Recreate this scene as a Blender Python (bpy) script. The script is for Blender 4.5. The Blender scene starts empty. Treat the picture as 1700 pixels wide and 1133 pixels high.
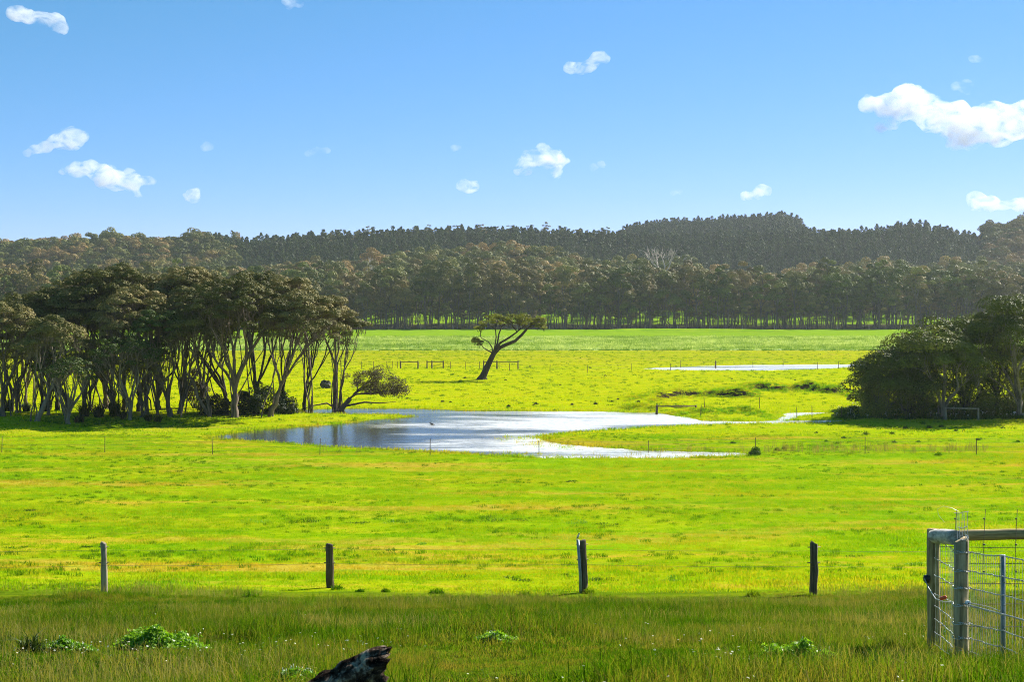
import bpy, math, random
import numpy as np
from mathutils import Vector, Matrix

S = bpy.context.scene
COL = S.collection
RAD = math.radians

# ------------------------------------------------------------------ camera, light, exposure
F = 2361.0            # focal length in pixels of a 1700 px wide frame (50 mm)
H = 10.66             # eye height above the plain
YH = 501.0            # horizon row
SUN_EL, SUN_AZ = 36.0, 50.0      # azimuth clockwise from +Y (view direction) towards +X

cam_d = bpy.data.cameras.new('camera')
cam_d.lens = 50.0
cam_d.sensor_width = 36.0
cam_d.sensor_fit = 'HORIZONTAL'
cam_d.shift_y = -(566.5 - YH) / 1700.0
cam_d.clip_start = 0.3
cam_d.clip_end = 20000.0
cam_d.dof.use_dof = True
cam_d.dof.focus_distance = 60.0
cam_d.dof.aperture_fstop = 11.0
cam = bpy.data.objects.new('camera', cam_d)
COL.objects.link(cam)
cam.location = (0, 0, H)
cam.rotation_euler = (RAD(90), 0, 0)
S.camera = cam

world = bpy.data.worlds.new("World")
S.world = world
world.use_nodes = True
wn = world.node_tree
for n in list(wn.nodes):
    wn.nodes.remove(n)
w_out = wn.nodes.new('ShaderNodeOutputWorld')
w_bg = wn.nodes.new('ShaderNodeBackground')
w_sky = wn.nodes.new('ShaderNodeTexSky')
w_sky.sky_type = 'NISHITA'
w_sky.sun_disc = False
w_sky.sun_elevation = RAD(SUN_EL)
w_sky.sun_rotation = RAD(SUN_AZ)
w_sky.altitude = 0
w_sky.air_density = 0.7
w_sky.dust_density = 0.0
w_sky.ozone_density = 6.0
w_hsv = wn.nodes.new('ShaderNodeHueSaturation')
w_hsv.inputs['Saturation'].default_value = 1.06
w_bg.inputs['Strength'].default_value = 0.08
wn.links.new(w_sky.outputs[0], w_hsv.inputs['Color'])
w_tint = wn.nodes.new('ShaderNodeMix'); w_tint.data_type = 'RGBA'; w_tint.blend_type = 'MULTIPLY'
w_tint.inputs[0].default_value = 1.0
w_tint.inputs[7].default_value = (0.86, 0.83, 1.0, 1)
wn.links.new(w_hsv.outputs[0], w_tint.inputs[6])
# mild grade of the sky colour, channel by channel
w_sep = wn.nodes.new('ShaderNodeSeparateColor'); w_cmb = wn.nodes.new('ShaderNodeCombineColor')
wn.links.new(w_tint.outputs[2], w_sep.inputs[0])
for ch, (gain, gam) in enumerate(((0.80, 1.07), (1.46, 0.66), (0.88, 1.0))):
    pw = wn.nodes.new('ShaderNodeMath'); pw.operation = 'POWER'; pw.inputs[1].default_value = gam
    ml = wn.nodes.new('ShaderNodeMath'); ml.operation = 'MULTIPLY'; ml.inputs[1].default_value = gain
    wn.links.new(w_sep.outputs[ch], pw.inputs[0]); wn.links.new(pw.outputs[0], ml.inputs[0]); wn.links.new(ml.outputs[0], w_cmb.inputs[ch])
wn.links.new(w_cmb.outputs[0], w_bg.inputs['Color'])
wn.links.new(w_bg.outputs[0], w_out.inputs['Surface'])

sun_d = bpy.data.lights.new('sun', 'SUN')
sun_d.energy = 5.0
sun_d.angle = RAD(0.5)
sun_d.color = (1.0, 0.95, 0.86)
sun = bpy.data.objects.new('sun', sun_d)
COL.objects.link(sun)
sv = Vector((math.sin(RAD(SUN_AZ)) * math.cos(RAD(SUN_EL)), math.cos(RAD(SUN_AZ)) * math.cos(RAD(SUN_EL)), math.sin(RAD(SUN_EL))))
sun.rotation_euler = sv.to_track_quat('Z', 'Y').to_euler()
sun.location = sv * 500

vs = S.view_settings
vs.view_transform = 'Standard'
vs.look = 'None'
vs.exposure = 1.1
vs.gamma = 1.0
vs.use_curve_mapping = False
S.render.engine = 'CYCLES'
cy = S.cycles
cy.use_denoising = True
cy.max_bounces = 10
cy.diffuse_bounces = 3
cy.glossy_bounces = 3
cy.transmission_bounces = 6
cy.volume_bounces = 12
cy.filter_width = 1.0
cy.denoising_prefilter = 'NONE'
cy.transparent_max_bounces = 8
cy.sample_clamp_indirect = 6.0
cy.caustics_reflective = False
cy.caustics_refractive = False
cy.volume_step_rate = 2.0

# ------------------------------------------------------------------ small helpers
rng = np.random.default_rng(7)
random.seed(7)


def tag(o, label=None, cat=None, group=None, kind=None):
    if label: o['label'] = label
    if cat: o['category'] = cat
    if group: o['group'] = group
    if kind: o['kind'] = kind
    return o


def empty(name, loc, label=None, cat=None, group=None):
    o = bpy.data.objects.new(name, None)
    o.empty_display_size = 0.2
    COL.objects.link(o)
    o.location = loc
    return tag(o, label, cat, group)


def mesh_np(name, V, Q=None, T=None, attrs=None, smooth=False):
    """mesh from arrays: verts (n,3), quads (m,4), tris (k,3); attrs {name: per-vertex floats}"""
    V = np.asarray(V, np.float32)
    me = bpy.data.meshes.new(name)
    nq = 0 if Q is None else len(Q)
    nt = 0 if T is None else len(T)
    me.vertices.add(len(V))
    me.vertices.foreach_set('co', V.ravel())
    idx = []
    if nq: idx.append(np.asarray(Q, np.int32).ravel())
    if nt: idx.append(np.asarray(T, np.int32).ravel())
    idx = np.concatenate(idx)
    me.loops.add(len(idx))
    me.loops.foreach_set('vertex_index', idx)
    me.polygons.add(nq + nt)
    st = np.concatenate([np.arange(nq) * 4, nq * 4 + np.arange(nt) * 3]).astype(np.int32)
    me.polygons.foreach_set('loop_start', st)
    if smooth:
        me.polygons.foreach_set('use_smooth', np.ones(nq + nt, bool))
    if attrs:
        for k, a in attrs.items():
            at = me.attributes.new(k, 'FLOAT', 'POINT')
            at.data.foreach_set('value', np.asarray(a, np.float32))
    me.update(calc_edges=True)
    return me


def obj(name, me, mat, parent=None, loc=None):
    o = bpy.data.objects.new(name, me)
    COL.objects.link(o)
    if mat is not None and len(me.materials) == 0:
        me.materials.append(mat)
    if parent is not None: o.parent = parent
    if loc is not None: o.location = loc
    return o


class MB:
    """collects tubes, quads and polys into one mesh"""
    def __init__(self):
        self.V, self.Q, self.T, self.n = [], [], [], 0

    def add(self, V, Q=None, T=None):
        V = np.asarray(V, float)
        if Q is not None and len(Q): self.Q.append(np.asarray(Q, int) + self.n)
        if T is not None and len(T): self.T.append(np.asarray(T, int) + self.n)
        self.V.append(V)
        self.n += len(V)

    def tube(self, P, R, sides=5, cap=True, jit=0.0, rg=None, phase=0.0):
        P = np.asarray(P, float)
        R = np.broadcast_to(np.asarray(R, float), (len(P),))
        k = len(P)
        tg = np.zeros_like(P)
        tg[1:-1] = P[2:] - P[:-2]
        tg[0] = P[1] - P[0]
        tg[-1] = P[-1] - P[-2]
        tg /= np.linalg.norm(tg, axis=1)[:, None] + 1e-9
        m = np.abs(tg.mean(0))
        ref = np.eye(3)[int(np.argmin(m))]
        u = np.cross(tg, ref); u /= np.linalg.norm(u, axis=1)[:, None] + 1e-9
        v = np.cross(tg, u)
        a = np.arange(sides) / sides * 2 * math.pi + phase
        RR = np.repeat(R[:, None], sides, 1)
        if jit and rg is not None:
            prof = 1 + jit * rg.standard_normal(sides)
            RR = RR * prof[None] * (1 + jit * 0.4 * rg.standard_normal((k, sides)))
        V = P[:, None] + RR[..., None] * (np.cos(a)[None, :, None] * u[:, None] + np.sin(a)[None, :, None] * v[:, None])
        V = V.reshape(-1, 3)
        i = np.arange(k - 1)[:, None] * sides
        j = np.arange(sides)[None]
        j2 = (j + 1) % sides
        Q = np.stack([i + j, i + j2, i + sides + j2, i + sides + j], -1).reshape(-1, 4)
        T = None
        if cap:
            V = np.vstack([V, P[0], P[-1]])
            c0, c1 = k * sides, k * sides + 1
            jj = np.arange(sides); jn = (jj + 1) % sides
            b = (k - 1) * sides
            T = np.vstack([np.stack([np.full(sides, c0), jn, jj], -1), np.stack([np.full(sides, c1), b + jj, b + jn], -1)])
        self.add(V, Q, T)

    def mesh(self, name, smooth=True):
        return mesh_np(name, np.vstack(self.V), np.vstack(self.Q) if self.Q else None, np.vstack(self.T) if self.T else None, smooth=smooth)


# ------------------------------------------------------------------ node helpers
def new_mat(name):
    m = bpy.data.materials.new(name)
    m.use_nodes = True
    nt = m.node_tree
    for n in list(nt.nodes): nt.nodes.remove(n)
    return m, nt


def N(nt, t, **kw):
    n = nt.nodes.new('ShaderNode' + t)
    for k, v in kw.items(): setattr(n, k, v)
    return n


def setin(nt, node, name, val):
    s = node.inputs[name]
    if hasattr(val, 'is_output'): nt.links.new(val, s)
    else: s.default_value = val


def noise(nt, vec, scale, detail=3.0, rough=0.6, dist=0.0):
    n = N(nt, 'TexNoise')
    nt.links.new(vec, n.inputs['Vector'])
    n.inputs['Scale'].default_value = scale
    n.inputs['Detail'].default_value = detail
    n.inputs['Roughness'].default_value = rough
    n.inputs['Distortion'].default_value = dist
    return n.outputs[0]


def ramp(nt, fac, stops, interp='LINEAR'):
    r = N(nt, 'ValToRGB')
    r.color_ramp.interpolation = interp
    e = r.color_ramp.elements
    while len(e) < len(stops): e.new(0.5)
    for k, (p, c) in enumerate(stops):
        e[k].position = p
        e[k].color = (c[0], c[1], c[2], 1) if len(c) == 3 else c
    nt.links.new(fac, r.inputs[0])
    return r.outputs[0]


def mixc(nt, fac, a, b, mode='MIX'):
    m = N(nt, 'Mix', data_type='RGBA', blend_type=mode)
    for s, v in ((m.inputs[0], fac), (m.inputs[6], a), (m.inputs[7], b)):
        if hasattr(v, 'is_output'): nt.links.new(v, s)
        else: s.default_value = v if not isinstance(v, tuple) else (v[0], v[1], v[2], 1)
    return m.outputs[2]


def math_n(nt, op, a, b=None, clamp=False):
    m = N(nt, 'Math', operation=op, use_clamp=clamp)
    for s, v in ((m.inputs[0], a), (m.inputs[1], b)):
        if v is None: continue
        if hasattr(v, 'is_output'): nt.links.new(v, s)
        else: s.default_value = v
    return m.outputs[0]


def maprange(nt, v, a, b, c=0.0, d=1.0):
    m = N(nt, 'MapRange')
    nt.links.new(v, m.inputs[0])
    for k, x in enumerate((a, b, c, d)): m.inputs[k + 1].default_value = x
    return m.outputs[0]


def mapping(nt, vec, scale):
    m = N(nt, 'Mapping')
    nt.links.new(vec, m.inputs[0])
    m.inputs['Scale'].default_value = scale
    return m.outputs[0]


def bump(nt, h, strength, dist):
    b = N(nt, 'Bump')
    nt.links.new(h, b.inputs['Height'])
    b.inputs['Strength'].default_value = strength
    b.inputs['Distance'].default_value = dist
    return b.outputs[0]


def finish(nt, col, rough=0.6, spec=0.3, normal=None, transl=0.0, tcol=None, metal=0.0):
    p = N(nt, 'BsdfPrincipled')
    setin(nt, p, 'Base Color', col if hasattr(col, 'is_output') else (*col, 1))
    p.inputs['Roughness'].default_value = rough
    p.inputs['Specular IOR Level'].default_value = spec
    p.inputs['Metallic'].default_value = metal
    if normal is not None: nt.links.new(normal, p.inputs['Normal'])
    out = N(nt, 'OutputMaterial')
    if transl > 0:
        t = N(nt, 'BsdfTranslucent')
        c = tcol if tcol is not None else col
        setin(nt, t, 'Color', c if hasattr(c, 'is_output') else (*c, 1))
        mx = N(nt, 'MixShader')
        mx.inputs[0].default_value = transl
        nt.links.new(p.outputs[0], mx.inputs[1])
        nt.links.new(t.outputs[0], mx.inputs[2])
        nt.links.new(mx.outputs[0], out.inputs['Surface'])
    else:
        nt.links.new(p.outputs[0], out.inputs['Surface'])


def leaf_mat(name, stops, transl=0.3, spec=0.35, rough=0.5, patch=None, patch_scale=0.02, rnd=True):
    """leaf colour: tint attribute per leaf + per-plant random; patch = second ramp chosen by a large world noise"""
    m, nt = new_mat(name)
    at = N(nt, 'Attribute', attribute_name='tint')
    oi = N(nt, 'ObjectInfo')
    f = math_n(nt, 'MULTIPLY', at.outputs['Fac'], 0.6)
    if rnd:
        f = math_n(nt, 'ADD', f, math_n(nt, 'MULTIPLY', oi.outputs['Random'], 0.4))
    else:
        f = math_n(nt, 'MULTIPLY', f, 1.66)
    c = ramp(nt, f, stops)
    if patch:
        g = N(nt, 'NewGeometry')
        pn = noise(nt, g.outputs['Position'], patch_scale, 2.0)
        k = math_n(nt, 'ADD', maprange(nt, pn, 0.35, 0.65, -0.25, 0.75), math_n(nt, 'MULTIPLY', oi.outputs['Random'], 0.7), True)
        k = maprange(nt, k, 0.46, 0.88)
        c = mixc(nt, k, c, ramp(nt, f, patch))
    finish(nt, c, rough, spec, None, transl, mixc(nt, 1.0, c, (1.5, 1.6, 0.8), 'MULTIPLY'))
    return m


def bark_mat(name, a, b, sc=6.0, rough=0.85):
    m, nt = new_mat(name)
    tc = N(nt, 'TexCoord')
    v = mapping(nt, tc.outputs['Object'], (sc, sc, sc * 0.12))
    n1 = noise(nt, v, 1.0, 5.0, 0.7, 0.3)
    n2 = noise(nt, tc.outputs['Object'], 0.7, 3.0)
    f = math_n(nt, 'ADD', math_n(nt, 'MULTIPLY', n1, 0.65), math_n(nt, 'MULTIPLY', n2, 0.35))
    c = ramp(nt, f, [(0.36, a), (0.64, b)])
    finish(nt, c, rough, 0.2, bump(nt, n1, 0.7, 0.05))
    return m


M = {}
M['grove_leaf'] = leaf_mat('grove_leaf', [(0.0, (0.034, 0.038, 0.006)), (0.4, (0.10, 0.098, 0.020)), (0.75, (0.24, 0.195, 0.065)), (1.0, (0.36, 0.27, 0.13))], 0.08, 0.12, 0.6)
M['grove_leaf_green'] = leaf_mat('grove_leaf_green', [(0.0, (0.020, 0.036, 0.005)), (0.5, (0.055, 0.085, 0.012)), (1.0, (0.13, 0.17, 0.03))], 0.10, 0.12, 0.6)
M['twig'] = bark_mat('twig_bark', (0.045, 0.032, 0.024), (0.13, 0.10, 0.08))
M['bark'] = bark_mat('paper_bark', (0.042, 0.031, 0.024), (0.26, 0.19, 0.145))
M['bark_pale'] = bark_mat('pale_bark', (0.08, 0.058, 0.043), (0.38, 0.30, 0.23))
M['bark_dark'] = bark_mat('dark_bark', (0.018, 0.014, 0.012), (0.085, 0.065, 0.05))
M['euc_leaf'] = leaf_mat('eucalyptus_leaf', [(0.0, (0.042, 0.054, 0.008)), (0.5, (0.14, 0.15, 0.024)), (1.0, (0.34, 0.31, 0.06))], 0.10, 0.15, 0.6,
                         patch=[(0.0, (0.08, 0.052, 0.015)), (0.5, (0.25, 0.158, 0.045)), (1.0, (0.48, 0.32, 0.11))], patch_scale=0.012)
M['belt_leaf'] = leaf_mat('belt_leaf', [(0.0, (0.030, 0.044, 0.006)), (0.5, (0.115, 0.14, 0.018)), (1.0, (0.32, 0.33, 0.05))], 0.10, 0.15, 0.6,
                          patch=[(0.0, (0.06, 0.046, 0.016)), (0.5, (0.17, 0.13, 0.04)), (1.0, (0.36, 0.26, 0.09))], patch_scale=0.02)
M['euc_bark'] = bark_mat('eucalyptus_bark', (0.05, 0.045, 0.038), (0.20, 0.17, 0.14), 1.2)
M['dead_bark'] = bark_mat('dead_bark', (0.38, 0.31, 0.25), (0.70, 0.60, 0.50), 1.2)
M['pine_leaf'] = leaf_mat('pine_needles', [(0.0, (0.014, 0.028, 0.006)), (0.5, (0.045, 0.078, 0.014)), (1.0, (0.12, 0.16, 0.03))], 0.08, 0.15, 0.6)
M['lone_leaf'] = leaf_mat('lone_leaf', [(0.0, (0.040, 0.046, 0.006)), (0.5, (0.12, 0.125, 0.016)), (1.0, (0.26, 0.24, 0.045))], 0.35, 0.15, 0.5)
M['right_leaf'] = leaf_mat('right_leaf', [(0.0, (0.040, 0.056, 0.005)), (0.5, (0.12, 0.135, 0.014)), (1.0, (0.28, 0.27, 0.04))], 0.15, 0.15, 0.6)
M['bush_leaf'] = leaf_mat('bush_leaf', [(0.0, (0.03, 0.024, 0.012)), (0.5, (0.09, 0.070, 0.034)), (1.0, (0.20, 0.155, 0.07))], 0.2, 0.15, 0.6)
M['dark_leaf'] = leaf_mat('dark_leaf', [(0.0, (0.010, 0.018, 0.004)), (0.5, (0.024, 0.042, 0.008)), (1.0, (0.06, 0.09, 0.015))], 0.15, 0.2, 0.5)
M['tussock'] = leaf_mat('tussock_blade', [(0.0, (0.02, 0.050, 0.003)), (0.5, (0.05, 0.105, 0.006)), (1.0, (0.11, 0.18, 0.015))], 0.3, 0.1, 0.6)
M['clover'] = leaf_mat('clover_leaf', [(0.0, (0.05, 0.13, 0.004)), (0.5, (0.14, 0.29, 0.008)), (1.0, (0.32, 0.44, 0.03))], 0.35, 0.4, 0.45)


def streaks(nt, P):
    """long drier streaks lying across the pasture"""
    a = noise(nt, mapping(nt, P, (0.10, 0.55, 0.5)), 0.42, 3.0, 0.6, 0.3)
    b = noise(nt, P, 1.3, 3.0, 0.7)
    return maprange(nt, math_n(nt, 'ADD', math_n(nt, 'MULTIPLY', a, 0.8), math_n(nt, 'MULTIPLY', b, 0.2)), 0.54, 0.64)


def grass_mat(name, ga, gb, gc, scale, transl=0.5, tm=(1.5, 1.45, 0.5), streak=0.0):
    """blade colour from world-space patches and the tuft's own random number"""
    m, nt = new_mat(name)
    g = N(nt, 'NewGeometry')
    oi = N(nt, 'ObjectInfo')
    at = N(nt, 'Attribute', attribute_name='tint')
    n1 = noise(nt, mapping(nt, g.outputs['Position'], (0.6, 1.3, 1.0)), scale, 4.0, 0.65, 0.4)
    n1 = math_n(nt, 'ADD', math_n(nt, 'MULTIPLY', n1, 0.65), math_n(nt, 'MULTIPLY', noise(nt, g.outputs['Position'], scale * 0.3, 2.0), 0.35))
    f = math_n(nt, 'ADD', maprange(nt, n1, 0.3, 0.7), math_n(nt, 'MULTIPLY', math_n(nt, 'SUBTRACT', oi.outputs['Random'], 0.5), 0.5))
    f = math_n(nt, 'ADD', f, math_n(nt, 'MULTIPLY', math_n(nt, 'SUBTRACT', at.outputs['Fac'], 0.5), 0.35), True)
    c = ramp(nt, f, [(0.1, ga), (0.5, gb), (0.9, gc)])
    if streak: c = mixc(nt, math_n(nt, 'MULTIPLY', streaks(nt, g.outputs['Position']), streak), c, (0.46, 0.31, 0.04))
    finish(nt, c, 0.7, 0.0, None, transl, mixc(nt, 1.0, c, tm, 'MULTIPLY'))
    return m


M['rough_grass'] = grass_mat('rough_grass_blade', (0.022, 0.085, 0.002), (0.080, 0.155, 0.004), (0.20, 0.17, 0.035), 0.75)
M['pasture'] = grass_mat('pasture_blade', (0.10, 0.27, 0.003), (0.21, 0.33, 0.002), (0.38, 0.32, 0.015), 0.12, streak=0.7)
M['far_pasture'] = grass_mat('far_pasture_blade', (0.19, 0.30, 0.002), (0.34, 0.40, 0.002), (0.42, 0.38, 0.01), 0.05)
M['reed'] = grass_mat('pale_reed_blade', (0.08, 0.17, 0.01), (0.22, 0.32, 0.08), (0.46, 0.52, 0.28), 0.08)
M['weed'] = grass_mat('weed_blade', (0.05, 0.14, 0.003), (0.09, 0.19, 0.004), (0.16, 0.22, 0.01), 0.3)
M['dry'] = grass_mat('dry_stalk', (0.16, 0.17, 0.03), (0.24, 0.22, 0.06), (0.34, 0.28, 0.10), 0.3, 0.3)

# wood, metal
def wood_mat(name, a, b, c, sc=14.0):
    m, nt = new_mat(name)
    tc = N(nt, 'TexCoord')
    v = mapping(nt, tc.outputs['Object'], (sc, sc, sc * 0.06))
    n1 = noise(nt, v, 1.5, 6.0, 0.7, 0.5)
    n2 = noise(nt, tc.outputs['Object'], 3.0, 4.0)
    col = ramp(nt, n1, [(0.32, a), (0.5, b), (0.68, c)])
    col = mixc(nt, maprange(nt, n2, 0.52, 0.66, 0, 0.5), col, (0.10, 0.10, 0.03))
    finish(nt, col, 0.85, 0.2, bump(nt, n1, 0.8, 0.01))
    return m


M['post_grey'] = wood_mat('weathered_wood', (0.12, 0.088, 0.06), (0.36, 0.28, 0.20), (0.58, 0.47, 0.36))
M['post_dark'] = wood_mat('dark_wood', (0.03, 0.022, 0.016), (0.10, 0.072, 0.052), (0.22, 0.165, 0.12))
M['post_brown'] = wood_mat('brown_wood', (0.10, 0.07, 0.03), (0.34, 0.25, 0.11), (0.60, 0.46, 0.22), 18)
M['post_olive'] = wood_mat('olive_wood', (0.13, 0.095, 0.05), (0.40, 0.31, 0.18), (0.62, 0.50, 0.31), 16)
M['rail_pale'] = wood_mat('pale_rail_wood', (0.12, 0.105, 0.09), (0.48, 0.44, 0.39), (0.75, 0.70, 0.63), 10)


def plain(name, col, rough=0.5, metal=0.0, spec=0.4, var=0.25, sc=8.0):
    m, nt = new_mat(name)
    tc = N(nt, 'TexCoord')
    n1 = noise(nt, tc.outputs['Object'], sc, 4.0)
    c = mixc(nt, maprange(nt, n1, 0.35, 0.65), tuple(x * (1 - var) for x in col), tuple(min(1, x * (1 + var)) for x in col))
    finish(nt, c, rough, spec, bump(nt, n1, 0.2, 0.004), metal=metal)
    return m


M['steel'] = plain('galvanised_steel', (0.24, 0.27, 0.29), 0.5, 0.4)
M['wire'] = plain('galvanised_wire', (0.52, 0.52, 0.50), 0.4, 0.5)
M['wire_dark'] = plain('rusty_wire', (0.13, 0.10, 0.08), 0.6, 0.4)
M['red'] = plain('red_plastic', (0.62, 0.085, 0.02), 0.4)
M['white'] = plain('white_plastic', (0.8, 0.8, 0.8), 0.35, var=0.05)
M['black'] = plain('black_plastic', (0.02, 0.02, 0.02), 0.4)
M['flower'] = plain('white_petals', (0.82, 0.82, 0.70), 0.6, var=0.05)
M['bird_dark'] = plain('dark_feathers', (0.022, 0.022, 0.025), 0.6)
M['bird_white'] = plain('white_feathers', (0.68, 0.68, 0.66), 0.6)
M['duck'] = plain('duck_feathers', (0.05, 0.042, 0.035), 0.6)
M['stone'] = plain('dark_stone', (0.07, 0.06, 0.05), 0.85, sc=2.0, var=0.5)
M['soil'] = plain('bare_soil', (0.10, 0.07, 0.04), 0.9, sc=2.0, var=0.4)

# ------------------------------------------------------------------ terrain
def hash2(ix, iy, s):
    h = np.sin(ix * 127.1 + iy * 311.7 + s * 74.7) * 43758.5453
    return h - np.floor(h)


def vnoise(x, y, sc, s=0):
    x = np.asarray(x) / sc; y = np.asarray(y) / sc
    ix, iy = np.floor(x), np.floor(y)
    fx, fy = x - ix, y - iy
    fx = fx * fx * (3 - 2 * fx); fy = fy * fy * (3 - 2 * fy)
    a = hash2(ix, iy, s); b = hash2(ix + 1, iy, s); c = hash2(ix, iy + 1, s); d = hash2(ix + 1, iy + 1, s)
    return (a * (1 - fx) + b * fx) * (1 - fy) + (c * (1 - fx) + d * fx) * fy


def flat(px, py):
    """pixel of the photograph to a point on the plain"""
    d = H * F / (py - YH)
    return ((px - 850) / F * d, d)


FK = np.array([(-400, 14.0), (-60, 11.0), (0, 8.95), (5, 8.52), (10.5, 7.80), (14.2, 7.03), (17, 6.53), (25, 5.06), (35, 3.49), (46, 2.15), (60, 1.05), (75, 0.38), (90, 0.08), (110, 0.0), (9000, 0.0)])
_t = np.arange(-60, 140, 0.25)
_z = np.interp(_t, FK[:, 0], FK[:, 1])
_k = np.exp(-0.5 * (np.arange(-12, 13) * 0.25 / 1.1) ** 2); _k /= _k.sum()
_zp = np.convolve(np.pad(_z, 12, mode='edge'), _k, 'valid')


def fore(y):
    return np.where(y < -55, np.interp(y, FK[:, 0], FK[:, 1]), np.where(y > 130, 0.0, np.interp(y, _t, _zp)))


POND = [flat(*p) for p in [(335, 728), (380, 721), (420, 715), (500, 709.5), (560, 705), (620, 697.5), (692, 692), (640, 688.5), (570, 688.5), (498, 686.5), (494, 682), (520, 679.5),
                           (610, 678.5), (702, 679), (768, 682.5), (850, 683), (977, 683.5), (1090, 686.5), (1120, 689), (1168, 699), (1230, 700), (1286, 699), (1300, 690), (1296, 687), (1330, 685), (1422, 684.5), (1420, 689), (1330, 692), (1300, 699.5), (1420, 697.5),
                           (1379, 702.5), (1260, 704.5), (1168, 706), (1062, 711), (960, 718), (885, 726), (910, 735), (956, 740), (1062, 748), (1160, 750), (1240, 752.5), (1238, 757.5), (1160, 761), (1062, 762), (896, 762),
                           (800, 756), (712, 750.5), (620, 746), (531, 741.5), (440, 735)]]
FARW = [flat(*p) for p in [(1058, 612.5), (1120, 610), (1180, 607.8), (1250, 606.4), (1450, 605), (1452, 607), (1400, 611), (1340, 614), (1280, 616), (1190, 616), (1100, 615)]]


def sdf(x, y, poly):
    """signed distance to a polygon, negative inside"""
    P = np.asarray(poly); A = P; B = np.roll(P, -1, 0)
    best = np.full(x.shape, 1e9); inside = np.zeros(x.shape, bool)
    for (ax, ay), (bx, by) in zip(A, B):
        ex, ey = bx - ax, by - ay
        t = np.clip(((x - ax) * ex + (y - ay) * ey) / (ex * ex + ey * ey), 0, 1)
        best = np.minimum(best, (x - ax - t * ex) ** 2 + (y - ay - t * ey) ** 2)
        if by != ay:
            c = ((ay > y) != (by > y)) & (x < (bx - ax) * (y - ay) / (by - ay) + ax)
            inside ^= c
    d = np.sqrt(best)
    return np.where(inside, -d, d)


def ridge(x, y, pts, h, wn, wf):
    """bank along a polyline: steep on the camera side, long on the far side; h per point"""
    best = np.full(x.shape, 1e9); out = np.zeros(x.shape)
    for k in range(len(pts) - 1):
        (ax, ay), (bx, by) = pts[k], pts[k + 1]
        ex, ey = bx - ax, by - ay
        t = np.clip(((x - ax) * ex + (y - ay) * ey) / (ex * ex + ey * ey), 0, 1)
        qx, qy = ax + t * ex, ay + t * ey
        d = np.hypot(x - qx, y - qy)
        w = np.where(y < qy, wn, wf)
        hh = (h[k] * (1 - t) + h[k + 1] * t) * np.exp(-(d / w) ** 2)
        out = np.where(d < best, hh, out); best = np.minimum(best, d)
    return out


BANK1 = [flat(*p) for p in [(1050, 668), (1085, 666), (1130, 661), (1180, 660), (1230, 661), (1262, 661)]]
BANK2 = [flat(*p) for p in [(1238, 653), (1262, 651.5), (1300, 652), (1345, 651), (1385, 655), (1430, 663)]]
BANK3 = [flat(*p) for p in [(1030, 682), (1060, 681.5), (1100, 682)]]
BANK4 = [flat(*p) for p in [(1125, 690), (1180, 689), (1230, 689), (1268, 691)]]
BANK5 = [flat(*p) for p in [(1424, 697), (1440, 694.5), (1500, 693), (1600, 692), (1720, 690)]]
FARBANK = [flat(*p) for p in [(960, 555), (1010, 553.5), (1060, 552.5), (1180, 552.5), (1290, 553.5), (1330, 554.5)]]

pxs = np.array
YB = (pxs([-300, 0, 200, 400, 480, 520, 560, 620, 700, 800, 850, 900, 1000, 1080, 1150, 1180, 1240, 1300, 1350, 1400, 1480, 1530, 1600, 1700, 2000]),
      pxs([475, 470, 458, 446, 436, 434, 436, 420, 418, 404, 404, 411, 434, 430, 427, 450, 459, 456, 442, 441, 426, 440, 436, 436, 430]))
YC = (pxs([-300, 0, 60, 100, 180, 260, 350, 420, 480, 550, 650, 750, 850, 950, 1030, 1100, 1200, 1320, 1345, 1400, 1460, 1500, 1540, 1600, 1628, 1645, 1700, 2000]),
      pxs([410, 406, 402, 401, 394, 400, 391, 396, 390, 386, 382, 379, 379, 382, 386, 391, 386, 382, 380, 382, 378, 369, 372, 384, 393, 376, 365, 372]))
YD = (pxs([-300, 900, 1020, 1050, 1100, 1200, 1260, 1300, 1325, 1345, 1400, 2000]),
      pxs([420, 420, 390, 372, 366, 361, 356, 354, 362, 385, 420, 420]))
DB, DC, DD = 790.0, 980.0, 1220.0
TB, TC, TD = 18.5, 16.0, 16.0     # tree height allowed for at each crest


def hills(x, y):
    yy = np.maximum(y, 1.0)
    px = np.clip(850 + x / yy * F, -300, 2000)
    hb = H + (YH - np.interp(px, *YB)) / F * DB - TB
    hc = H + (YH - np.interp(px, *YC)) / F * DC - TC
    hd = H + (YH - np.interp(px, *YD)) / F * DD - TD
    ks = [(585, 0 * hb), (690, 0.32 * hb + 2), (DB, hb), (845, hb * 0.90), (DC, hc), (1060, hc * 0.93), (DD, hd), (1400, hd * 0.8), (2600, 8 + 0 * hb), (99999, 5 + 0 * hb)]
    z = np.zeros_like(yy)
    for (d0, h0), (d1, h1) in zip(ks[:-1], ks[1:]):
        t = np.clip((yy - d0) / (d1 - d0), 0, 1)
        t = 0.55 * t + 0.45 * t * t * (3 - 2 * t)
        z = np.where((yy >= d0) & (yy < d1), h0 + (h1 - h0) * t, z)
    return z


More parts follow.
